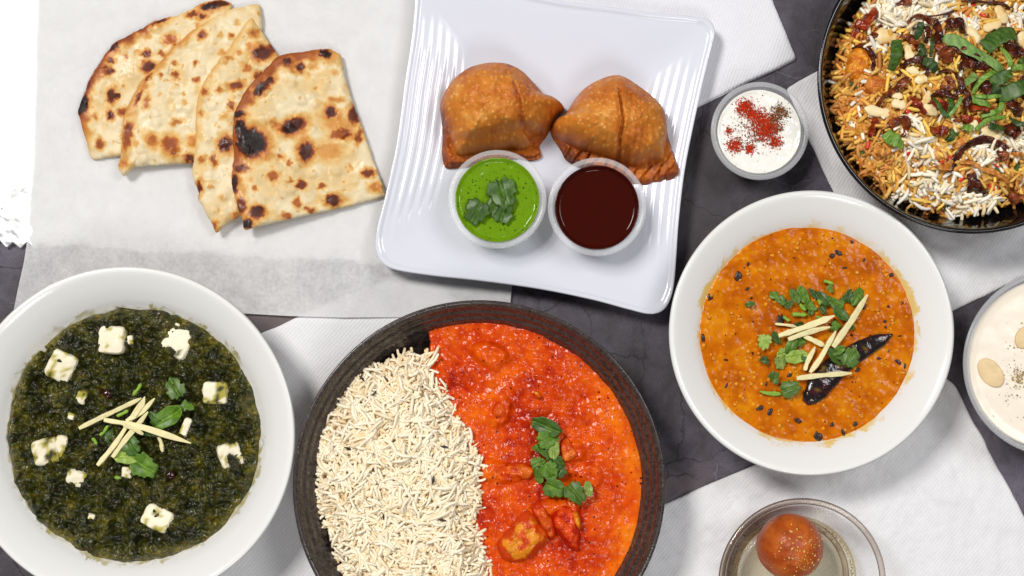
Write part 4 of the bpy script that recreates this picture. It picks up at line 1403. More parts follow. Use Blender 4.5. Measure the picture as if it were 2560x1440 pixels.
# ------------------------------------------------------------------ red curry and rice
zc = 0.0012 + 0.0275
csc = PS(zc)
ccx, ccy = bx_ / csc + NX, NY - by_ / csc
cR = 0.1075 / csc
mounds = [(1225, 890, 62, 34, 20, .0040), (1250, 1180, 70, 30, 8, .0035), (1253, 1030, 34, 50, 20, .0035), (1430, 1130, 40, 36, 0, .0030), (1420, 1060, 60, 40, 0, .0020), (1480, 1190, 40, 40, 0, .002), (1360, 1270, 50, 24, -10, .0045), (1420, 1270, 40, 40, 0, .004), (1120, 930, 60, 40, 30, .002), (1320, 960, 70, 40, 0, .002)]


def curry_z(px, py, u):
    wx = px + 8 * fbm(px / 50, py / 50, 2, 111)
    wy = py + 8 * fbm(px / 50, py / 50, 2, 112)
    h = 0.0014 * fbm(px / 120, py / 120, 3, 101)
    rough = smooth(1640, 1480, px)
    h = h + (0.4 + 0.6 * rough) * (0.0007 * fbm(px / 20, py / 20, 3, 102))
    f1, f2, idn = worley(px / 9, py / 9, 103)
    h = h + (0.35 + 0.65 * rough) * 0.00013 * (0.6 - f1)
    for (mx, my, rx, ry, rot, amp) in mounds:
        ca, sa = math.cos(math.radians(rot)), math.sin(math.radians(rot))
        e = np.hypot(((wx - mx) * ca + (wy - my) * sa) / rx, (-(wx - mx) * sa + (wy - my) * ca) / ry)
        h = h + amp * smooth(1.05, 0.45, e)
    return zc + h - 0.001 * smooth(0.985, 1.0, u)


def curry_col(px, py, u, z):
    v = 0.56 + 0.45 * fbm(px / 90, py / 90, 3, 104) + 0.3 * fbm(px / 20, py / 20, 3, 105)
    right = smooth(1400, 1560, px) * smooth(0.7, 0.95, u)
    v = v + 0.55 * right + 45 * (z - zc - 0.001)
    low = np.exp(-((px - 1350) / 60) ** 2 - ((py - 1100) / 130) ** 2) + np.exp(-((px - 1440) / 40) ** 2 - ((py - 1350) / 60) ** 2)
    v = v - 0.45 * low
    c = ramp(v, [(-0.1, (156, 26, 1)), (0.3, (196, 56, 1)), (0.7, (216, 80, 3)), (1.1, (228, 102, 6)), (1.5, (234, 122, 14))])
    return c


col_ = circle(ccx, ccy, cR, 2000, 0.003, 100, 2)
col_[:, 0] = np.maximum(col_[:, 0], 1072 + 6 * fbm(col_[:, 1] / 40, col_[:, 1] * 0, 3, 109))
col_ = resample(col_, 760)
curry = hf('red_curry', col_, (ccx + 60, ccy - 20), zc, 165, curry_z, curry_col, M['curry'], zbot=bowl_fill(zc), upow=0.85,
           label='glossy orange-red chicken curry filling half of the brown bowl', cat='curry')


def E7(pts):
    return Q(pts, 480 / 1503, 1180, 980)


def chunk(name, pts, cen, hgt, seed, cols, label, sink=0.002, cat='chicken', group='chicken pieces in the red curry', mat=None, flat=3.2):
    ol = smooth_closed(pts, 150)

    def z(px, py, u):
        return zc - sink + (hgt + sink) * np.clip(1 - u ** flat, 0, 1) ** 0.6 + 0.0011 * fbm(px / 22, py / 22, 4, seed) * (1 - u ** 4)

    def col(px, py, u, zz):
        v = fbm(px / 26, py / 26, 4, seed + 3) + 0.20 - 1.1 * smooth(0.55, 0.98, u)
        return mixc(cols[0], cols[1], smooth(-0.45, 0.35, v))
    return hf(name, ol, cen, zc, 40, z, col, mat or M['chicken'], zbot=zc - sink - 0.002, label=label, cat=cat, group=group)


chunk('chicken_piece', E7([(190, 1190), (240, 1120), (330, 1010), (400, 930), (470, 920), (540, 1010), (600, 1090), (600, 1160), (520, 1250), (440, 1310), (320, 1340), (240, 1310), (200, 1250)]), E7([(390, 1140)])[0], 0.0095, 121, ((200, 62, 10), (226, 138, 26)), 'largest chicken piece, yellow-orange and bulging out of the red curry')
chunk('chicken_piece', E7([(455, 880), (500, 845), (545, 850), (600, 930), (650, 1030), (660, 1130), (620, 1160), (560, 1090), (500, 1000), (460, 930)]), E7([(555, 1000)])[0], 0.0080, 127, ((190, 46, 8), (212, 84, 16)), 'sauce coated chicken strip leaning on the largest chicken piece')
chunk('chicken_piece', E7([(620, 980), (640, 900), (690, 850), (760, 860), (830, 900), (860, 980), (850, 1100), (840, 1240), (780, 1240), (700, 1150), (640, 1080)]), E7([(745, 1030)])[0], 0.0070, 123, ((180, 32, 6), (214, 70, 12)), 'chicken piece soaked dark red beside the largest chicken piece')
chunk('chicken_piece', E7([(770, 930), (820, 920), (850, 990), (850, 1080), (820, 1070), (790, 1000)]), E7([(815, 995)])[0], 0.0088, 124, ((214, 96, 14), (232, 150, 30)), 'thin yellow chicken sliver on the dark red chicken piece')
chunk('chicken_piece', E7([(680, 400), (740, 350), (800, 420), (850, 500), (830, 530), (760, 555), (700, 560), (680, 480)]), E7([(755, 470)])[0], 0.0062, 125, ((204, 66, 12), (222, 112, 30)), 'small orange chicken cube right beside the coriander on the red curry')
chunk('chicken_piece', E7([(230, 600), (280, 560), (400, 555), (500, 590), (515, 640), (440, 690), (330, 670), (250, 650)]), E7([(375, 620)])[0], 0.0058, 126, ((200, 60, 8), (218, 100, 18)), 'flat chicken piece almost sunk in the red curry')
chunk('chicken_piece', E7([(475, -10), (510, -10), (545, 20), (560, 45), (520, 60), (490, 30)]), E7([(515, 25)])[0], 0.0058, 128, ((206, 80, 12), (232, 164, 44)), 'small yellow chicken sliver in the upper red curry')
chunk('chicken_piece', E7([(150, 150), (175, 90), (215, 60), (260, 110), (290, 170), (240, 230), (180, 210)]), E7([(215, 140)])[0], 0.0050, 129, ((196, 54, 8), (214, 84, 14)), 'rounded chicken lump under the sauce close to the rice')

lab = 'coriander leaf in the tight cluster on the red curry'
for (x, y, s_, r_, kd, tn, lb) in [(585, 268, 220, 22, 'oval', 3, 'dark smooth coriander leaf at the top of the curry cluster'), (575, 375, 170, -20, 'cilantro', 0, lab), (545, 440, 120, 50, 'torn', 0, lab), (640, 445, 150, 90, 'oval', 2, 'pale folded coriander leaf in the curry cluster'), (600, 500, 130, 40, 'torn', 0, lab), (680, 535, 90, 60, 'torn', 3, lab), (505, 565, 120, -20, 'cilantro', 0, lab), (595, 605, 160, 60, 'cilantro', 0, lab), (690, 615, 120, -50, 'torn', 3, lab), (525, 650, 120, 80, 'oval', 0, lab), (630, 740, 180, 20, 'cilantro', 0, 'broad coriander leaf at the foot of the curry cluster'), (795, 780, 190, 50, 'cilantro', 0, 'single coriander leaf set apart from the curry cluster'), (910, 762, 110, 80, 'oval', 2, 'small pale coriander leaf next to the single leaf on the curry')]:
    if lb == lab:
        lb = ORD[[375, 440, 500, 535, 565, 605, 615, 650].index(y)] + ' leaf of the tight coriander cluster on the curry below its dark top leaf'
    (x, y), = E7([(x, y)])
    leaf('coriander_leaf', x, y, s_ * .3194 * 1.15, r_, zc + .005 + .002 * rng.rand(), kd, tn, lb, group='coriander on the red curry')

# rice grains
def grain(L, wdt, bend, seed):
    r = np.random.RandomState(seed)
    t = np.array([-1, -.9, -.5, 0, .5, .9, 1.0])
    P = np.stack([t * L / 2, bend * L * (1 - t ** 2), 0.05 * L * np.sin(t * 2 + r.rand() * 6)], -1)
    prof_ = np.array([.50, .88, 1.0, 1.0, 1.0, .90, .52]) * wdt / 2 * (1 + .05 * r.randn(7))
    return sweep_geo(P, prof_, prof_ * .85, m=6)


GR = [grain(.0086 + .0026 * (k % 3), .0021, (0.02, .07, .14, .20)[k % 4], k) for k in range(8)]


def inside(px, py, poly):
    x, y = np.asarray(px), np.asarray(py)
    c = np.zeros(x.shape, bool)
    j = len(poly) - 1
    for i in range(len(poly)):
        xi, yi = poly[i]
        xj, yj = poly[j]
        if yi != yj:
            c ^= ((yi > y) != (yj > y)) & (x < (xj - xi) * (y - yi) / (yj - yi) + xi)
        j = i
    return c


RP = [(1055, 880), (1078, 892), (1088, 958), (1122, 1010), (1136, 1056), (1166, 1082), (1186, 1130), (1200, 1177), (1190, 1226), (1192, 1265), (1178, 1299), (1200, 1320), (1206, 1372), (1216, 1430), (1220, 1560), (1160, 1630), (1060, 1600), (950, 1540), (860, 1440), (836, 1372), (818, 1314), (797, 1255), (791, 1163), (802, 1061), (836, 1017), (865, 966), (916, 934), (950, 910), (1012, 886)]
rc = smooth_closed(RP, 300)
RCEN = (1010, 1230)


def rice_edge(px, py):          # 0 at the border, rising inwards (pixels)
    d = np.full(np.shape(px), 1e9)
    for a, b in zip(rc[::3], np.roll(rc[::3], -1, 0)):
        dd, _ = seg_dist(px, py, a, b)
        d = np.minimum(d, dd)
    return d


def rice_h(px, py):
    d = rice_edge(px, py)
    return zc + 0.001 + 0.0105 * smooth(0, 75, d) + 0.0026 * fbm(px / 55, py / 55, 3, 131)


rice = link('white_rice', None, None, 'mound of white long grain rice beside the red curry', 'rice')
hf('rice_core', RCEN + (rc - RCEN) * 0.97, RCEN, zc + .006, 40, lambda px, py, u: rice_h(px, py) - 0.0022, lambda px, py, u, z: np.tile([224., 184, 122], (len(px), 1)), M['rice'], zbot=zc - .001, parent=rice)  # amber core paints in the warm light bounced between the grains
n = 12000
gx_ = rng.uniform(770, 1240, n)
gy_ = rng.uniform(860, 1640, n)
k_ = inside(gx_, gy_, rc)
gx_, gy_ = gx_[k_][:4700], gy_[k_][:4700]
n = len(gx_)
lay = rng.rand(n)
flow = 3.2 * fbm(gx_ / 70, gy_ / 70, 2, 133) + rng.randn(n) * 0.7
gx_ = gx_ + rng.randn(n) * 5
gy_ = gy_ + rng.randn(n) * 5
yaw = flow
pit = rng.randn(n) * 0.20
pos = np.stack([*Wa(gx_, gy_, zc + .008), rice_h(gx_, gy_) - 0.0030 + 0.0044 * lay], -1)
idx = rng.randint(0, 8, n)
R_ = rot_mats(yaw, pit, rng.rand(n) * 6.28)
scl = 0.75 + 0.5 * rng.rand(n)
cols = mixc((249, 238, 212), (238, 211, 164), np.clip(1.05 - lay * 1.2 + 0.15 * rng.randn(n), 0, 1))  # lower grains tanner: warm interreflection in the gaps put into their colour
vis = np.where(gy_ < 1445)[0]
top = vis[np.argsort(-lay[vis])][:296]
rest = np.setdiff1d(np.arange(n), top)
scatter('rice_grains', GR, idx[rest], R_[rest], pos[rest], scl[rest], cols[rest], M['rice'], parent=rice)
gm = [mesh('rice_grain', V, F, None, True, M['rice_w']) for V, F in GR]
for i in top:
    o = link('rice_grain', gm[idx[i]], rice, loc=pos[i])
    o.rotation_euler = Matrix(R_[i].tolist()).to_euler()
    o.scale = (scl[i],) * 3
for (x, y, a) in [(965, 950, 60), (872, 1122, 20), (958, 1290, 70), (1084, 1200, 100), (1107, 1300, 10), (905, 948, 50), (1125, 1190, 20), (1070, 1355, 0), (935, 985, 130), (1112, 1118, 10)]:
    t = np.linspace(-1, 1, 7)
    P = np.stack([t * .0030, .0003 * (1 - t ** 2), 0 * t], -1)
    V, F = sweep_geo(P, np.array([.2, .7, .95, 1, .9, .6, .15]) * .0008, np.array([.2, .7, .95, 1, .9, .6, .15]) * .0007, m=6)
    o = link('cumin_seed', mesh('cumin_seed', V, F, None, True, M['darkbit']), rice, loc=Vector((*Wa(x, y, zc + .008), float(rice_h(np.array([float(x)]), np.array([float(y)]))[0]) + .0022)))
    o.rotation_euler = (0, 0, -math.radians(a))

# ------------------------------------------------------------------ biryani
zb = 0.0012 + 0.028
bsc = PS(zb)
bcx, bcy = kx_ / bsc + NX, NY - ky_ / bsc
bR = 0.0850 / bsc


def bir_h(px, py):
    u = np.hypot(px - bcx, py - bcy) / bR
    return zb - .002 + 0.016 * np.clip(1 - u ** 2.4, 0, 1) ** .8 + 0.0022 * fbm(px / 55, py / 55, 3, 141)


def bz(x, y):
    return float(bir_h(np.array([float(x)]), np.array([float(y)]))[0])


bir = link('biryani', None, None, 'spiced biryani of white, yellow and orange rice in the black bowl', 'biryani')
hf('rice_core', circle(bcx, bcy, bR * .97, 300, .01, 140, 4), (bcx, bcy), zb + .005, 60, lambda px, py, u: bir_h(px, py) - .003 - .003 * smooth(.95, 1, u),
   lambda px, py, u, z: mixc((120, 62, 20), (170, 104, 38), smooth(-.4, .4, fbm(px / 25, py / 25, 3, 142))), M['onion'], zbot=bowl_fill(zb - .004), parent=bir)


def B1(p):
    return Q(p, 500 / 2400, 2060, 0)


def B2_(p):
    return Q(p, 500 / 2250, 2060, 280)


wp = [(x, y, r * .2083) for x, y, r in B1([(850, 200, 260), (1300, 80, 240), (1700, 330, 90), (1900, 60, 80), (820, 330, 120), (2250, 250, 110), (640, 520, 80)])] + [(x, y, r * .2222) for x, y, r in B2_([(1060, 400, 140), (1780, 480, 160), (1210, 800, 120), (1880, 1030, 130), (1110, 1090, 60), (960, 180, 110), (2120, 350, 130), (1420, 860, 120), (860, 930, 90), (1550, 1000, 130), (1780, 200, 90)])]
n = 15000
rr = np.sqrt(rng.rand(n)) * bR * 0.955
aa = rng.rand(n) * 2 * PI
gx_, gy_ = bcx + rr * np.cos(aa), bcy + rr * np.sin(aa)
gx_, gy_ = gx_[:5000], gy_[:5000]
n = len(gx_)
lay = rng.rand(n)
wmask = np.zeros(n)
for (x, y, r) in wp:
    wmask = np.maximum(wmask, np.exp(-(np.hypot(gx_ - x, gy_ - y) / (1.15 * r)) ** 4))
isw = rng.rand(n) < np.clip(wmask * 1.1 + 0.03, 0, 1)
iso = (~isw) & (rng.rand(n) < smooth(2300, 2120, gx_) * .45 + .18)
kind = np.where(isw, 0, np.where(iso, 2, 1))
base = np.array([(252, 245, 230), (232, 184, 78), (214, 140, 56)], float)
cols = base[kind] * (0.85 + 0.2 * rng.rand(n, 1))
cols = mixc(cols, (250, 240, 215), (~isw) * 0.3 * rng.rand(n) ** 2)
cols = mixc(cols, (236, 186, 90), isw * 0.5 * rng.rand(n) ** 3)
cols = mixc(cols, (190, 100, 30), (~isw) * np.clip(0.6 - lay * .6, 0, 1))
yaw = 2.2 * fbm(gx_ / 60, gy_ / 60, 2, 143) + rng.randn(n) * 1.1
pos = np.stack([*Wa(gx_, gy_, zb + .008), bir_h(gx_, gy_) - .0030 + .0046 * lay + .0012 * isw], -1)
idx = rng.randint(0, 8, n)
R_ = rot_mats(yaw, rng.randn(n) * .28, rng.rand(n) * 6.28)
scl = 1.0 + .45 * rng.rand(n)
vis = np.where((gx_ < 2555) & (gy_ > 5))[0]
top = vis[np.argsort(-lay[vis])][:296]
rest = np.setdiff1d(np.arange(n), top)
scatter('rice_grains', GR, idx[rest], R_[rest], pos[rest], scl[rest], cols[rest], M['rice'], parent=bir)
gms = [[mesh('rice_grain', V, F, None, True, M[m_]) for V, F in GR] for m_ in ('rice_w', 'rice_y', 'rice_o')]
for i in top:
    o = link('rice_grain', gms[kind[i]][idx[i]], bir, loc=pos[i])
    o.rotation_euler = Matrix(R_[i].tolist()).to_euler()
    o.scale = (scl[i],) * 3


def onion(pts, w, tone, label, dz=0.002, seed=0, thin=0.30):
    r = np.random.RandomState(seed + 900)
    n = 26
    q = spline(np.asarray(pts, float), n)
    t = np.linspace(0, 1, n)
    z = bir_h(q[:, 0], q[:, 1]) + dz + .0014 * np.sin(t * PI) + .0008 * np.sin(t * 9 + r.rand() * 6)
    X, Y = Wa(q[:, 0], q[:, 1], zb + .01)
    a = w * (0.55 + .45 * np.sin(PI * np.clip(t * .9 + .06, 0, 1))) * (1 + .16 * np.sin(t * 17 + r.rand() * 6))
    roll = 0.9 * np.sin(t * 3 + r.rand() * 6) + (r.rand() - .5)
    c0 = [((50, 17, 9), (100, 40, 18)), ((88, 33, 13), (148, 76, 32)), ((176, 104, 38), (212, 150, 74)), ((110, 28, 10), (160, 60, 20))][tone]

    def cf(V):
        return mixc(c0[0], c0[1], smooth(-.4, .5, fbm(V[:, 0] * 260, V[:, 1] * 260, 4, seed)))
    return sweep('fried_onion', np.stack([X, Y, z], -1), a, np.maximum(a * thin, .0006), M['onion'], roll=roll, m=10, power=2.6, colfun=cf, label=label, cat='fried onion', group='fried onion strips on the biryani')


k1 = .2083 * PS(zb + .01)
k2 = .2222 * PS(zb + .01)
ons = [([(1110, 210), (1300, 230), (1430, 200), (1530, 160)], 20, 0, 1), ([(980, 310), (1050, 235), (1180, 250), (1290, 330)], 38, 1, 1), ([(900, 440), (1000, 480), (1100, 560), (1080, 620)], 45, 1, 1), ([(1310, 260), (1330, 400), (1320, 520), (1400, 610)], 45, 0, 1), ([(1400, 330), (1550, 320), (1620, 430)], 60, 0, 1), ([(1290, 590), (1390, 650), (1440, 790)], 80, 1, 1), ([(870, 930), (920, 820), (1020, 760), (1120, 760), (1180, 860), (1200, 960)], 38, 0, 1), ([(620, 1290), (700, 1180), (850, 1080), (960, 980), (1010, 1000)], 48, 1, 1), ([(1340, 900), (1480, 880), (1580, 1000), (1590, 1120), (1480, 1180)], 42, 0, 1), ([(1250, 1200), (1330, 1150), (1450, 1180), (1540, 1220)], 40, 0, 1), ([(1400, 960), (1480, 1040), (1430, 1100), (1350, 1080)], 40, 1, 1), ([(1550, 880), (1650, 800), (1800, 830), (1900, 880)], 60, 0, 1), ([(1650, 700), (1800, 720), (1900, 800)], 52, 0, 1), ([(360, 560), (450, 545), (540, 620), (590, 740), (570, 850)], 30, 0, 1), ([(640, 100), (540, 220), (430, 330), (380, 440)], 75, 3, 1), ([(2130, 600), (2250, 650), (2350, 640)], 75, 0, 1), ([(1640, 1100), (1660, 1250), (1640, 1380)], 42, 0, 1), ([(1620, 20), (1800, 30), (2050, 60), (2250, 130)], 48, 0, 1), ([(1000, 1180), (1090, 1300), (1180, 1400)], 45, 3, 1), ([(2180, 1250), (2260, 1330), (2300, 1420)], 75, 0, 1), ([(1700, 1330), (1850, 1340), (2000, 1390)], 60, 3, 1), ([(1250, 1290), (1380, 1300), (1500, 1350)], 60, 3, 1), ([(2380, 960), (2330, 1000), (2380, 1230)], 50, 0, 1), ([(1900, 1000), (1880, 1100), (1980, 1160)], 60, 0, 1), ([(1440, 560), (1560, 640), (1650, 760)], 50, 0, 1), ([(1180, 330), (1220, 430), (1180, 540)], 40, 0, 1), ([(940, 60), (1020, 40), (880, 20)], 40, 1, 1), ([(500, 470), (600, 420), (690, 300)], 40, 1, 1),
       ([(1400, 690), (1450, 560), (1550, 420), (1700, 350), (1850, 340), (1990, 410), (2050, 440)], 46, 0, 2), ([(1640, 700), (1660, 800), (1740, 890), (1830, 890)], 60, 0, 2), ([(1620, 740), (1640, 960)], 30, 0, 2), ([(570, 80), (545, 170), (520, 280)], 45, 3, 2), ([(640, 190), (740, 150), (870, 110), (900, 220), (860, 300)], 44, 1, 2), ([(460, 690), (560, 700), (650, 780), (720, 900), (740, 980)], 26, 2, 2), ([(1500, 590), (1620, 590), (1760, 660), (1900, 700), (2050, 790), (2090, 880)], 26, 2, 2), ([(1990, 250), (2080, 220), (2140, 300)], 80, 0, 2), ([(1150, 200), (1250, 240), (1360, 230)], 60, 3, 2), ([(1990, 560), (2080, 500), (2230, 490)], 26, 2, 2), ([(2230, 700), (2180, 790), (2200, 850)], 26, 2, 2), ([(1420, 130), (1500, 110), (1560, 60)], 32, 1, 2), ([(570, 400), (660, 470), (720, 420)], 50, 2, 2), ([(1940, 450), (1980, 520), (1900, 560)], 50, 1, 2), ([(2100, 950), (2180, 960), (2240, 930)], 60, 1, 2), ([(1240, 620), (1340, 640), (1420, 560)], 50, 2, 2), ([(1500, 90), (1650, 130), (1720, 120)], 50, 3, 2)]
ONL = ['thin dark onion sliver ending in a stub over white rice', 'curled reddish onion strip above the dark mint scrap', 'short reddish onion strip beside the largest golden cashew', 'dark upright onion strip beside the thin mint blade', 'dark lumpy onion strip beside the pale crescent cashew', 'broad coppery onion petal below the long pale mint leaf', 'dark onion loop arching over a small cashew piece', 'coppery onion strip running from the potato chunk to a jagged cashew', 'dark onion hook curling around a coppery strip', 'dark onion strip just above the forked mint shreds', 'coppery onion strip inside the dark onion hook', 'dark lumpy onion strip under the long pale mint leaf', 'dark onion strip crossing beside the middle of the pale mint leaf', 'slim dark onion arch over the yellow-orange chicken piece', 'wide red-brown onion strip leaning on the bowl wall near the largest cashew', 'dark onion lump under the widest dark mint leaf', 'dark upright onion strip right beside the forked mint shreds', 'long dark onion strip next to the long cashew half', 'deep red onion strip beside the chunky cashew half', 'dark onion lump next to the net-veined mint leaf', 'deep red onion strip under the narrow mint shreds', 'deep red onion strip under the forked mint shreds', 'dark onion strip behind the net-veined mint leaf', 'dark onion strip between the mint shreds in the pile', 'dark onion strip between the coppery petal and crescent cashew', 'dark onion strip between the two dark mint scraps', 'coppery onion strip in the white rice near the bowl wall', 'coppery onion strip touching the largest golden cashew', 'long arched dark onion strip over white rice', 'dark J-shaped onion piece in the yellow rice', 'straight dark onion stub beside the J-shaped onion piece', 'deep red onion strip with a red pepper bit at its end', 'coppery angled onion strip touching the folded lone mint piece', 'curved tan onion shred hanging over the rice border', 'long tan onion shred beside the J-shaped onion piece', 'dark onion lump at the end of the arched strip', 'deep red onion lump between round onion piece and forked mint', 'thin tan onion shred among orange rice beside wilted herb', 'short tan onion shred hanging down beside the wilted herb', 'short coppery onion strip touching the tips of the forked mint', 'soft tan onion strip under the folded lone mint piece', 'coppery onion strip under the end of the arched strip', 'coppery onion strip at the rice border next to white grains', 'soft tan onion strip between round onion piece and arched strip', 'deep red onion strip under the small cashew wedge']
for i, (p, w, tn, cr) in enumerate(ons):
    q = (B1 if cr == 1 else B2_)(p)
    lb = ONL[i]
    onion(q, 1.12 * w * (k1 if cr == 1 else k2), tn, lb, (.0034 + .0022 * rng.rand()), i, .32 if tn != 2 else .2)


def mint(pts, w, tone, label, dz, seed):
    r = np.random.RandomState(seed + 300)
    n = 22
    q = spline(np.asarray(pts, float), n)
    t = np.linspace(0, 1, n)
    z = bir_h(q[:, 0], q[:, 1]) + dz + .0022 * np.sin(t * PI) + .0006 * np.sin(t * 8 + r.rand() * 6)
    X, Y = Wa(q[:, 0], q[:, 1], zb + .013)
    a = w * (0.5 + .5 * np.sin(PI * np.clip(t * .84 + .1, 0, 1)) ** .6) * (1 + .07 * np.sin(t * 23 + r.rand() * 6))
    c0 = [((46, 74, 20), (80, 112, 34)), ((34, 58, 18), (58, 86, 28)), ((96, 132, 62), (136, 166, 92)), ((84, 122, 36), (128, 164, 58))][tone]
    rolla = (r.rand() - .5) * .7 + .4 * np.sin(t * 3 + r.rand() * 6)
    P = np.stack([X, Y, z], -1)
    m = 14

    def cf(V):
        k = np.arange(len(V))
        tt_ = np.clip(k // m, 0, n - 1) / (n - 1)
        sd = np.cos(2 * PI * (k % m) / m)
        vein = (np.abs(np.sin(tt_ * 22 + np.abs(sd) * 2.2)) > .93) * .55 + (np.abs(sd) < .15) * .3
        return mixc(c0[0], c0[1], np.clip(.35 + .5 * fbm(V[:, 0] * 200, V[:, 1] * 200, 3, seed) + vein, 0, 1))
    return sweep('mint_leaf', P, a, .00035, M['leaf'], roll=rolla, m=m, power=2.0, colfun=cf, label=label, cat='mint leaf', group='torn mint on the biryani')


mp = 'torn dark mint leaf strip on the biryani'
mq = 'narrow light green mint shred in the pile on the biryani'
ms = [([(850, 500), (830, 680), (785, 870)], 75, 0, 'upright mint piece beside a cashew, nearest the bowl wall', 1), ([(1140, 290), (1120, 390), (1080, 480)], 50, 1, mp, 1), ([(1160, 540), (1150, 640), (1110, 710)], 48, 1, mp, 1), ([(1265, 480), (1245, 600), (1240, 720)], 26, 1, mp, 1), ([(1150, 760), (1230, 800), (1310, 890)], 62, 1, mp, 1), ([(1390, 510), (1550, 530), (1700, 650), (1900, 740), (2080, 860)], 80, 2, 'long pale mint leaf showing its underside across the biryani', 1), ([(1880, 620), (2000, 510), (2130, 450), (2270, 430)], 115, 0, 'widest dark veined mint leaf on the biryani', 1), ([(2080, 600), (2160, 720), (2190, 860)], 32, 3, mq, 1), ([(1640, 1040), (1720, 980), (1790, 920)], 60, 2, mq, 1), ([(1760, 1160), (1800, 1040), (1900, 950), (2110, 840)], 34, 3, mq, 1), ([(1950, 1030), (2060, 980), (2200, 920)], 80, 0, mp, 1), ([(2050, 1180), (2250, 1110), (2420, 1040)], 105, 0, 'mint leaf with net-like veins cut off by the picture side of the pile', 1), ([(1700, 1200), (1850, 1270), (1960, 1300)], 42, 3, mq, 1), ([(1760, 1190), (1900, 1205), (2090, 1180)], 28, 3, mq, 1), ([(1280, 1200), (1340, 1330), (1440, 1440)], 32, 0, mp, 1), ([(1470, 1190), (1475, 1310), (1440, 1440)], 38, 0, mp, 1), ([(1605, 1195), (1540, 1310), (1450, 1440)], 26, 2, mq, 1), ([(2110, 1230), (2060, 1350), (1850, 1420)], 36, 3, mq, 1), ([(2210, 850), (2300, 845), (2410, 850)], 38, 3, mq, 1), ([(2300, 790), (2420, 700)], 34, 0, mp, 1), ([(2200, 900), (2150, 960), (2120, 1020)], 45, 0, mp, 1), ([(1960, 1060), (2010, 1130), (2060, 1200)], 60, 1, mp, 1),
      ([(690, 240), (760, 320), (890, 375)], 78, 3, 'folded mint piece alone near the white rice cluster', 2), ([(1350, 310), (1400, 350)], 50, 1, 'small dark mint scrap next to a round onion ring', 2), ([(1390, 240), (1490, 270)], 38, 0, mp, 2), ([(1530, 185), (1630, 220)], 48, 3, mq, 2), ([(1670, 220), (1800, 120), (2010, 70)], 28, 3, mq, 2), ([(1820, 170), (1930, 215), (1980, 190)], 48, 1, mp, 2), ([(2040, 90), (2130, 150), (2250, 180)], 32, 1, mp, 2)]
MIL = {1: 'dark mint scrap lying on the curled reddish onion strip', 2: 'dark mint square beside the cream cashew slab', 3: 'thin dark mint blade beside the dark mint square', 4: 'broad dark mint piece just off the thin mint blade', 7: 'narrow light mint shred like a stem under the widest mint leaf', 8: 'pale crinkled mint tip beside the long pale mint leaf', 9: 'bent narrow mint shred joining the pale crinkled tip', 10: 'dark crinkled mint leaf touching the net-veined leaf', 11: 'large mint leaf with net-like veins in the thick of the pile', 12: 'light wavy mint shred between deep red onion and the mint pile', 13: 'flat light mint shred lying across the wavy one', 14: 'outer dark prong of the forked mint shreds', 15: 'middle dark prong of the forked mint shreds', 16: 'pale thin prong of the forked mint shreds', 17: 'light bent mint shred trailing from the net-veined leaf', 18: 'light mint shred touching the narrow stem-like shred', 19: 'dark mint sliver near the round cashew', 20: 'dark mint piece between narrow shred and crinkled leaf', 21: 'dark mint piece half under the net-veined leaf', 24: 'small mint scrap between the deep red onion lump and cashew wedge', 25: 'light folded mint scrap on the small cashew wedge', 26: 'long light mint shred over the deep red onions', 27: 'dark rolled mint piece on the cashew slab', 28: 'dark mint shred beside the dark onion lump'}
for i, (p, w, tn, lb, cr) in enumerate(ms):
    lb = MIL.get(i, lb)
    q = (B1 if cr == 1 else B2_)(p)
    mint(q, w * (k1 if cr == 1 else k2), tn, lb, .0052 + .0022 * rng.rand(), i)


def cashew(x, y, L_, wd_, rot, bend, label, seed, dz=.0046, tone=0):
    t = np.linspace(-1, 1, 15)
    s = PS(zb + .012)
    px = t * L_ / 2
    py = bend * L_ * (1 - t ** 2)
    ca, sa = math.cos(math.radians(rot)), math.sin(math.radians(rot))
    qx = x + px * ca - py * sa
    qy = y + px * sa + py * ca
    X, Y = Wa(qx, qy, zb + .012)
    a = wd_ / 2 * s * np.sqrt(np.clip(1 - np.abs(t) ** 2.6, .02, 1)) * (1 + .14 * np.sin(5 * t + seed) + .08 * np.sin(11 * t + 2 * seed))
    z = bz(x, y) + dz + 0 * t

    def cf(V):
        return mixc((240, 220, 172), (222, 178, 104), np.clip(tone + .5 * fbm(V[:, 0] * 120, V[:, 1] * 120, 3, seed), 0, 1))
    return sweep('cashew_nut', np.stack([X, Y, z], -1), a, a * .42, M['cashew'], m=14, power=2.1, colfun=cf, roll=.15 * math.sin(seed), label=label, cat='cashew', group='cashews on the biryani')


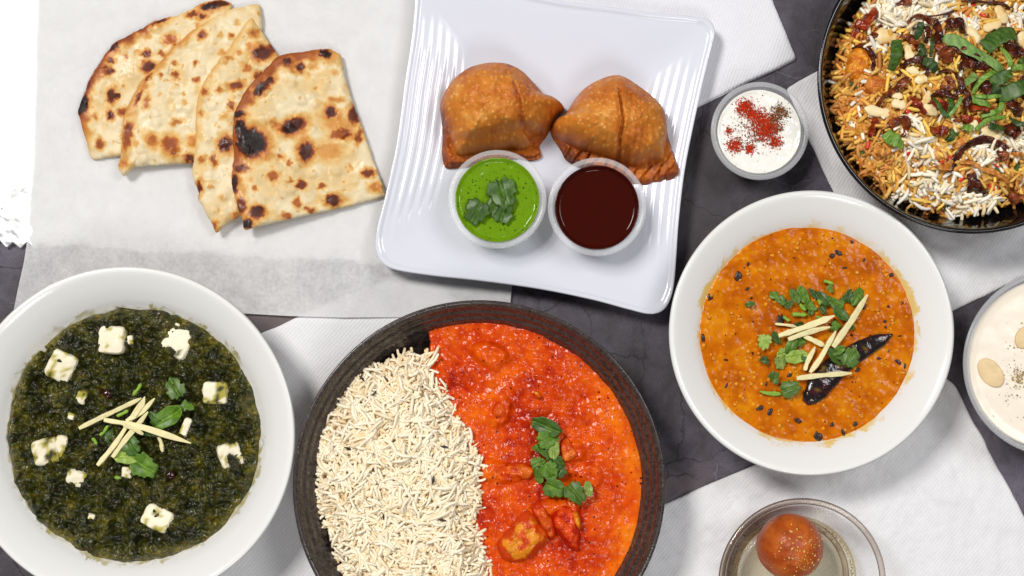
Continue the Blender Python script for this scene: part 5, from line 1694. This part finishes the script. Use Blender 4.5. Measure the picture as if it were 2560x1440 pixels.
cs = [(730, 465, 290, 180, 12, -.10, 'largest golden cashew beside the upright mint piece', 1, .5), (1740, 450, 260, 110, 48, -.16, 'pale crescent cashew half beside the widest mint leaf', 1, 0), (2000, 345, 230, 120, -20, -.08, 'toasted cashew half above the widest mint leaf', 1, .45), (2110, 190, 240, 130, 62, .05, 'long cashew half near the top of the biryani', 1, .4), (1010, 680, 260, 110, 72, .05, 'cream cashew slab between the mint pieces', 1, .1), (1040, 880, 170, 90, 20, -.1, 'small cashew piece inside an onion loop', 1, .05), (1130, 985, 170, 100, -10, 0, 'broken cashew piece under the onion loop', 1, .2), (640, 1330, 330, 130, 12, .05, 'large broken cashew with jagged corners by the yellow rice', 1, 0), (880, 1265, 190, 120, 15, 0, 'chunky cashew half beside the jagged cashew', 1, .1), (860, 1165, 140, 80, 10, 0, 'short cashew piece above the chunky cashew half', 1, .1), (1180, 1200, 220, 100, -60, .14, 'toasted cashew crescent beside the dark onion tangle', 1, .5), (1240, 1340, 210, 120, 30, 0, 'cashew chip below the toasted crescent', 1, .3), (2380, 500, 220, 180, 60, 0, 'round cashew at the picture side of the biryani', 1, .35), (1850, 250, 260, 120, 25, 0, 'cashew slab under the mint shreds', 2, .15), (1660, 170, 130, 100, -40, 0, 'small cashew wedge behind a mint scrap', 2, .2)]
for i, (x, y, L_, w_, ro, be, lb, cr, tn) in enumerate(cs):
    k = .2083 if cr == 1 else .2222
    (x, y), = (B1 if cr == 1 else B2_)([(x, y)])
    cashew(x, y, L_ * k, w_ * k, ro, be, lb, i + 3, tone=tn)


def bchunk(pts, cen, hgt, seed, cols, label, cat, name):
    ol = smooth_closed(pts, 120)
    base = bz(*cen)

    def z(px, py, u):
        return base + hgt * np.clip(1 - u ** 3, 0, 1) ** .5 + .0010 * fbm(px / 14, py / 14, 4, seed) * (1 - u ** 4)

    def col(px, py, u, zz):
        return mixc(cols[0], cols[1], smooth(-.5, .5, fbm(px / 18, py / 18, 4, seed + 2)))
    return hf(name, ol, cen, base + .002, 24, z, col, M['chicken'], zbot=base - .002, label=label, cat=cat)


bchunk(B1([(300, 640), (380, 570), (480, 580), (560, 680), (560, 800), (480, 900), (420, 960), (300, 960), (240, 900), (270, 760)]), B1([(400, 770)])[0], .008, 151, ((196, 104, 20), (228, 150, 40)), 'yellow-orange chicken piece at the bowl wall side of the biryani', 'chicken', 'chicken_piece')
bchunk(B1([(490, 1020), (530, 930), (640, 900), (760, 960), (790, 1030), (700, 1110), (560, 1130), (500, 1090)]), B1([(630, 1020)])[0], .006, 152, ((178, 92, 26), (214, 136, 54)), 'square fried potato chunk beside the reddish onion strip', 'potato', 'potato_chunk')
bchunk(B2_([(1450, 340), (1530, 270), (1640, 300), (1630, 380), (1550, 440), (1470, 420)]), B2_([(1545, 350)])[0], .005, 153, ((196, 124, 50), (224, 164, 86)), 'soft translucent onion chunk between mint and arched onion strip', 'onion', 'onion_chunk')
bchunk(B2_([(1180, 460), (1230, 390), (1320, 410), (1345, 470), (1290, 540), (1210, 520)]), B2_([(1265, 465)])[0], .0045, 154, ((188, 118, 50), (224, 166, 92)), 'round translucent onion piece beside the white rice cluster', 'onion', 'onion_chunk')
bchunk(B2_([(430, 100), (500, 70), (540, 140), (500, 240), (400, 270), (340, 220), (370, 140)]), B2_([(440, 170)])[0], .004, 155, ((190, 122, 34), (220, 160, 60)), 'yellow rice clump stuck together at the bowl wall', 'rice', 'rice_clump')

rb = B1([(1150, 40, 60), (1790, 60, 60), (1900, 190, 90), (1000, 1340, 60), (1730, 220, 50)]) + B2_([(490, 370, 110), (970, 490, 100), (1420, 520, 90), (1640, 570, 70), (1950, 605, 70), (1540, 760, 80), (1880, 855, 90), (2010, 745, 80), (940, 540, 50), (1330, 570, 50)])
for i, (x, y, L_) in enumerate(rb):
    a = -65 if i == 5 else (35 if i in (6, 2) else rng.rand() * 180)
    ll = L_ * .21
    p = [(x - ll / 2 * math.cos(math.radians(a)), y - ll / 2 * math.sin(math.radians(a))), (x + ll / 2 * math.cos(math.radians(a)), y + ll / 2 * math.sin(math.radians(a)))]
    stick('red_pepper_bit', p, .0034, .0022, bz(x, y) + .0020, M['redbit'], 'bright red pepper bit among the biryani rice', 'pepper', 'red pepper bits in the biryani', power=2.6, taper=.3)
for i, (x, y) in enumerate(B1([(370, 1030), (2420, 620)]) + B2_([(400, 465), (1960, 660), (2160, 610), (1390, 1060)])):
    leaf('herb_scrap', x, y, 26, i * 50, bz(x, y) + .0015, 'torn', 1, 'dark wilted herb scrap sunk among the biryani rice', group='wilted herbs in the biryani')

# ------------------------------------------------------------------ glass bowl, syrup, gulab jamun
glx, gly = W0(2003, 1453, 0.042)
lathe('glass_bowl', [(0, 2.0), (30, 1.6), (33, 0), (37, 0), (38.6, 2), (41, 8), (46.5, 24), (50.6, 36.5), (52.2, 40.4), (53.4, 42), (53.2, 43.4), (51.6, 43.9), (49.8, 42.8), (48.6, 40), (44, 25), (38.4, 10), (36, 6.4), (30, 5.2), (0, 5.0)], (glx, gly, 0.0022), 160, M['glass'],
      label='small clear glass bowl with a brown sweet in syrup', cat='bowl')
GB = bpy.data.objects[[o.name for o in bpy.data.objects if o.name.startswith('glass_bowl')][0]]
lathe('rim', [(50.4, 41.6), (51.4, 40.4), (52.8, 40.8), (53.9, 42.2), (53.6, 43.9), (52, 44.6), (50.4, 43.8), (49.9, 42.6), (50.4, 41.6)], (0, 0, 0), 160, M['glass_rim'], parent=GB, sub=4)
lathe('foot_ring', [(36.0, .2), (38.4, .2), (39.4, 1.6), (38.6, 3.0), (36.6, 3.0), (35.6, 1.4), (36.0, .2)], (0, 0, 0), 160, M['glass_rim'], parent=GB, sub=4)
lathe('sugar_syrup', [(0, 5.3), (30, 5.5), (35.6, 6.6), (37.9, 10), (39.8, 15.2), (39.4, 15.6), (0, 15.4)], (glx, gly, 0.0022), 120, M['syrup'], sub=4,
      label='pale sugar syrup around the brown sweet', cat='syrup')
jc = W(1975, 1366, 0.030)
jr = 83 * PS(0.030)
nu, nv = 64, 40
th, ph = np.meshgrid(np.linspace(0, 2 * PI, nu, endpoint=False), np.linspace(0.02, PI - .02, nv))
N_ = np.stack([np.sin(ph) * np.cos(th), np.sin(ph) * np.sin(th), np.cos(ph)], -1).reshape(-1, 3)
d_ = 1 + .03 * fbm(N_[:, 0] * 2 + 5, N_[:, 1] * 2 + N_[:, 2], 3, 161)
V = N_ * jr * d_[:, None]
i = np.arange(nu)
j = (i + 1) % nu
Fq = np.concatenate([np.stack([r * nu + i, (r + 1) * nu + i, (r + 1) * nu + j, r * nu + j], -1) for r in range(nv - 1)])
V = np.vstack([V, [[0, 0, jr]], [[0, 0, -jr]]])
Ft = np.vstack([np.stack([np.full(nu, nu * nv), i, j], -1), np.stack([np.full(nu, nu * nv + 1), (nv - 1) * nu + j, (nv - 1) * nu + i], -1)])
cj = mixc((164, 68, 12), (188, 92, 24), smooth(-.4, .5, fbm(V[:, 0] * 90, V[:, 1] * 90 + V[:, 2] * 60, 4, 162)))
jam = link('gulab_jamun', mesh('gulab_jamun', V, [Fq, Ft], cj, True, M['jamun']), None, 'round golden brown syrup-soaked sweet in the glass bowl', 'sweet', loc=(jc.x, jc.y, 0.0022 + .0055 + jr))
n = 210
a_ = rng.randn(n) * .42 + .25
b_ = rng.randn(n) * .42 - .15
nn = np.stack([np.sin(a_) * np.cos(b_), np.sin(b_), np.cos(a_) * np.cos(b_)], -1)
o = scatter('gold_flecks', [tet], np.zeros(n, int), rot_mats(rng.rand(n) * 6, rng.rand(n) * 6, rng.rand(n) * 6), nn * jr * 1.012, .0002 + .0009 * rng.rand(n) ** 2.5, np.tile([240., 200, 95], (n, 1)), M['gold'], parent=jam)
n = 420
a_ = rng.uniform(-.3, 3.6, n)
rr = .0388 + rng.randn(n) * .0005
o = scatter('floating_gold_flecks', [tet], np.zeros(n, int), rot_mats(rng.rand(n) * 6, rng.rand(n) * 6, rng.rand(n) * 6), np.stack([glx + rr * np.cos(a_), gly + rr * np.sin(a_), .0022 + .0158 + 0 * rr], -1), .0002 + .0004 * rng.rand(n), mixc((180, 140, 50), (110, 80, 30), rng.rand(n)), M['powder'])
o['label'] = 'gold and brown flecks floating along the syrup edge in the glass bowl'
o['category'] = 'flecks'

# ------------------------------------------------------------------ pudding garnish
zk = .0376
for (x, y, L_, w_, ro, lb) in [(2477, 932, 82, 52, 52, 'whole oval almond flake on the milk pudding'), (2562, 843, 60, 44, -60, 'almond flake on the pudding beside the nut dust')]:
    ol = circle(0, 0, 1, 60)
    ca, sa = math.cos(math.radians(ro)), math.sin(math.radians(ro))
    ol = np.stack([x + ol[:, 0] * L_ / 2 * ca - ol[:, 1] * w_ / 2 * sa, y + ol[:, 0] * L_ / 2 * sa + ol[:, 1] * w_ / 2 * ca], -1)
    hf('almond_flake', ol, (x, y), zk, 10, lambda px, py, u: zk + .0011 - .0004 * u ** 6 + .0002 * fbm(px / 20, py / 20, 2, 9), None, M['almond'], zbot=zk - .0003, label=lb, cat='almond', group='almond flakes on the milk pudding')
n = 260
x = np.concatenate([2546 + rng.randn(130) * 9, 2535 + rng.randn(130) * 34])
y = np.concatenate([943 + rng.randn(130) * 14, 940 + rng.randn(130) * 62])
X, Y = Wa(x, y, zk)
o = scatter('nut_dust', [tet], np.zeros(n, int), rot_mats(rng.rand(n) * 6, rng.rand(n) * 6, rng.rand(n) * 6), np.stack([X, Y, zk + .0003 + 0 * X], -1), .0002 + .0006 * rng.rand(n) ** 2, mixc((196, 160, 60), (150, 120, 50), rng.rand(n)), M['powder'])
o['label'] = 'green-gold ground nut dust sprinkled on the milk pudding'
o['category'] = 'nut dust'
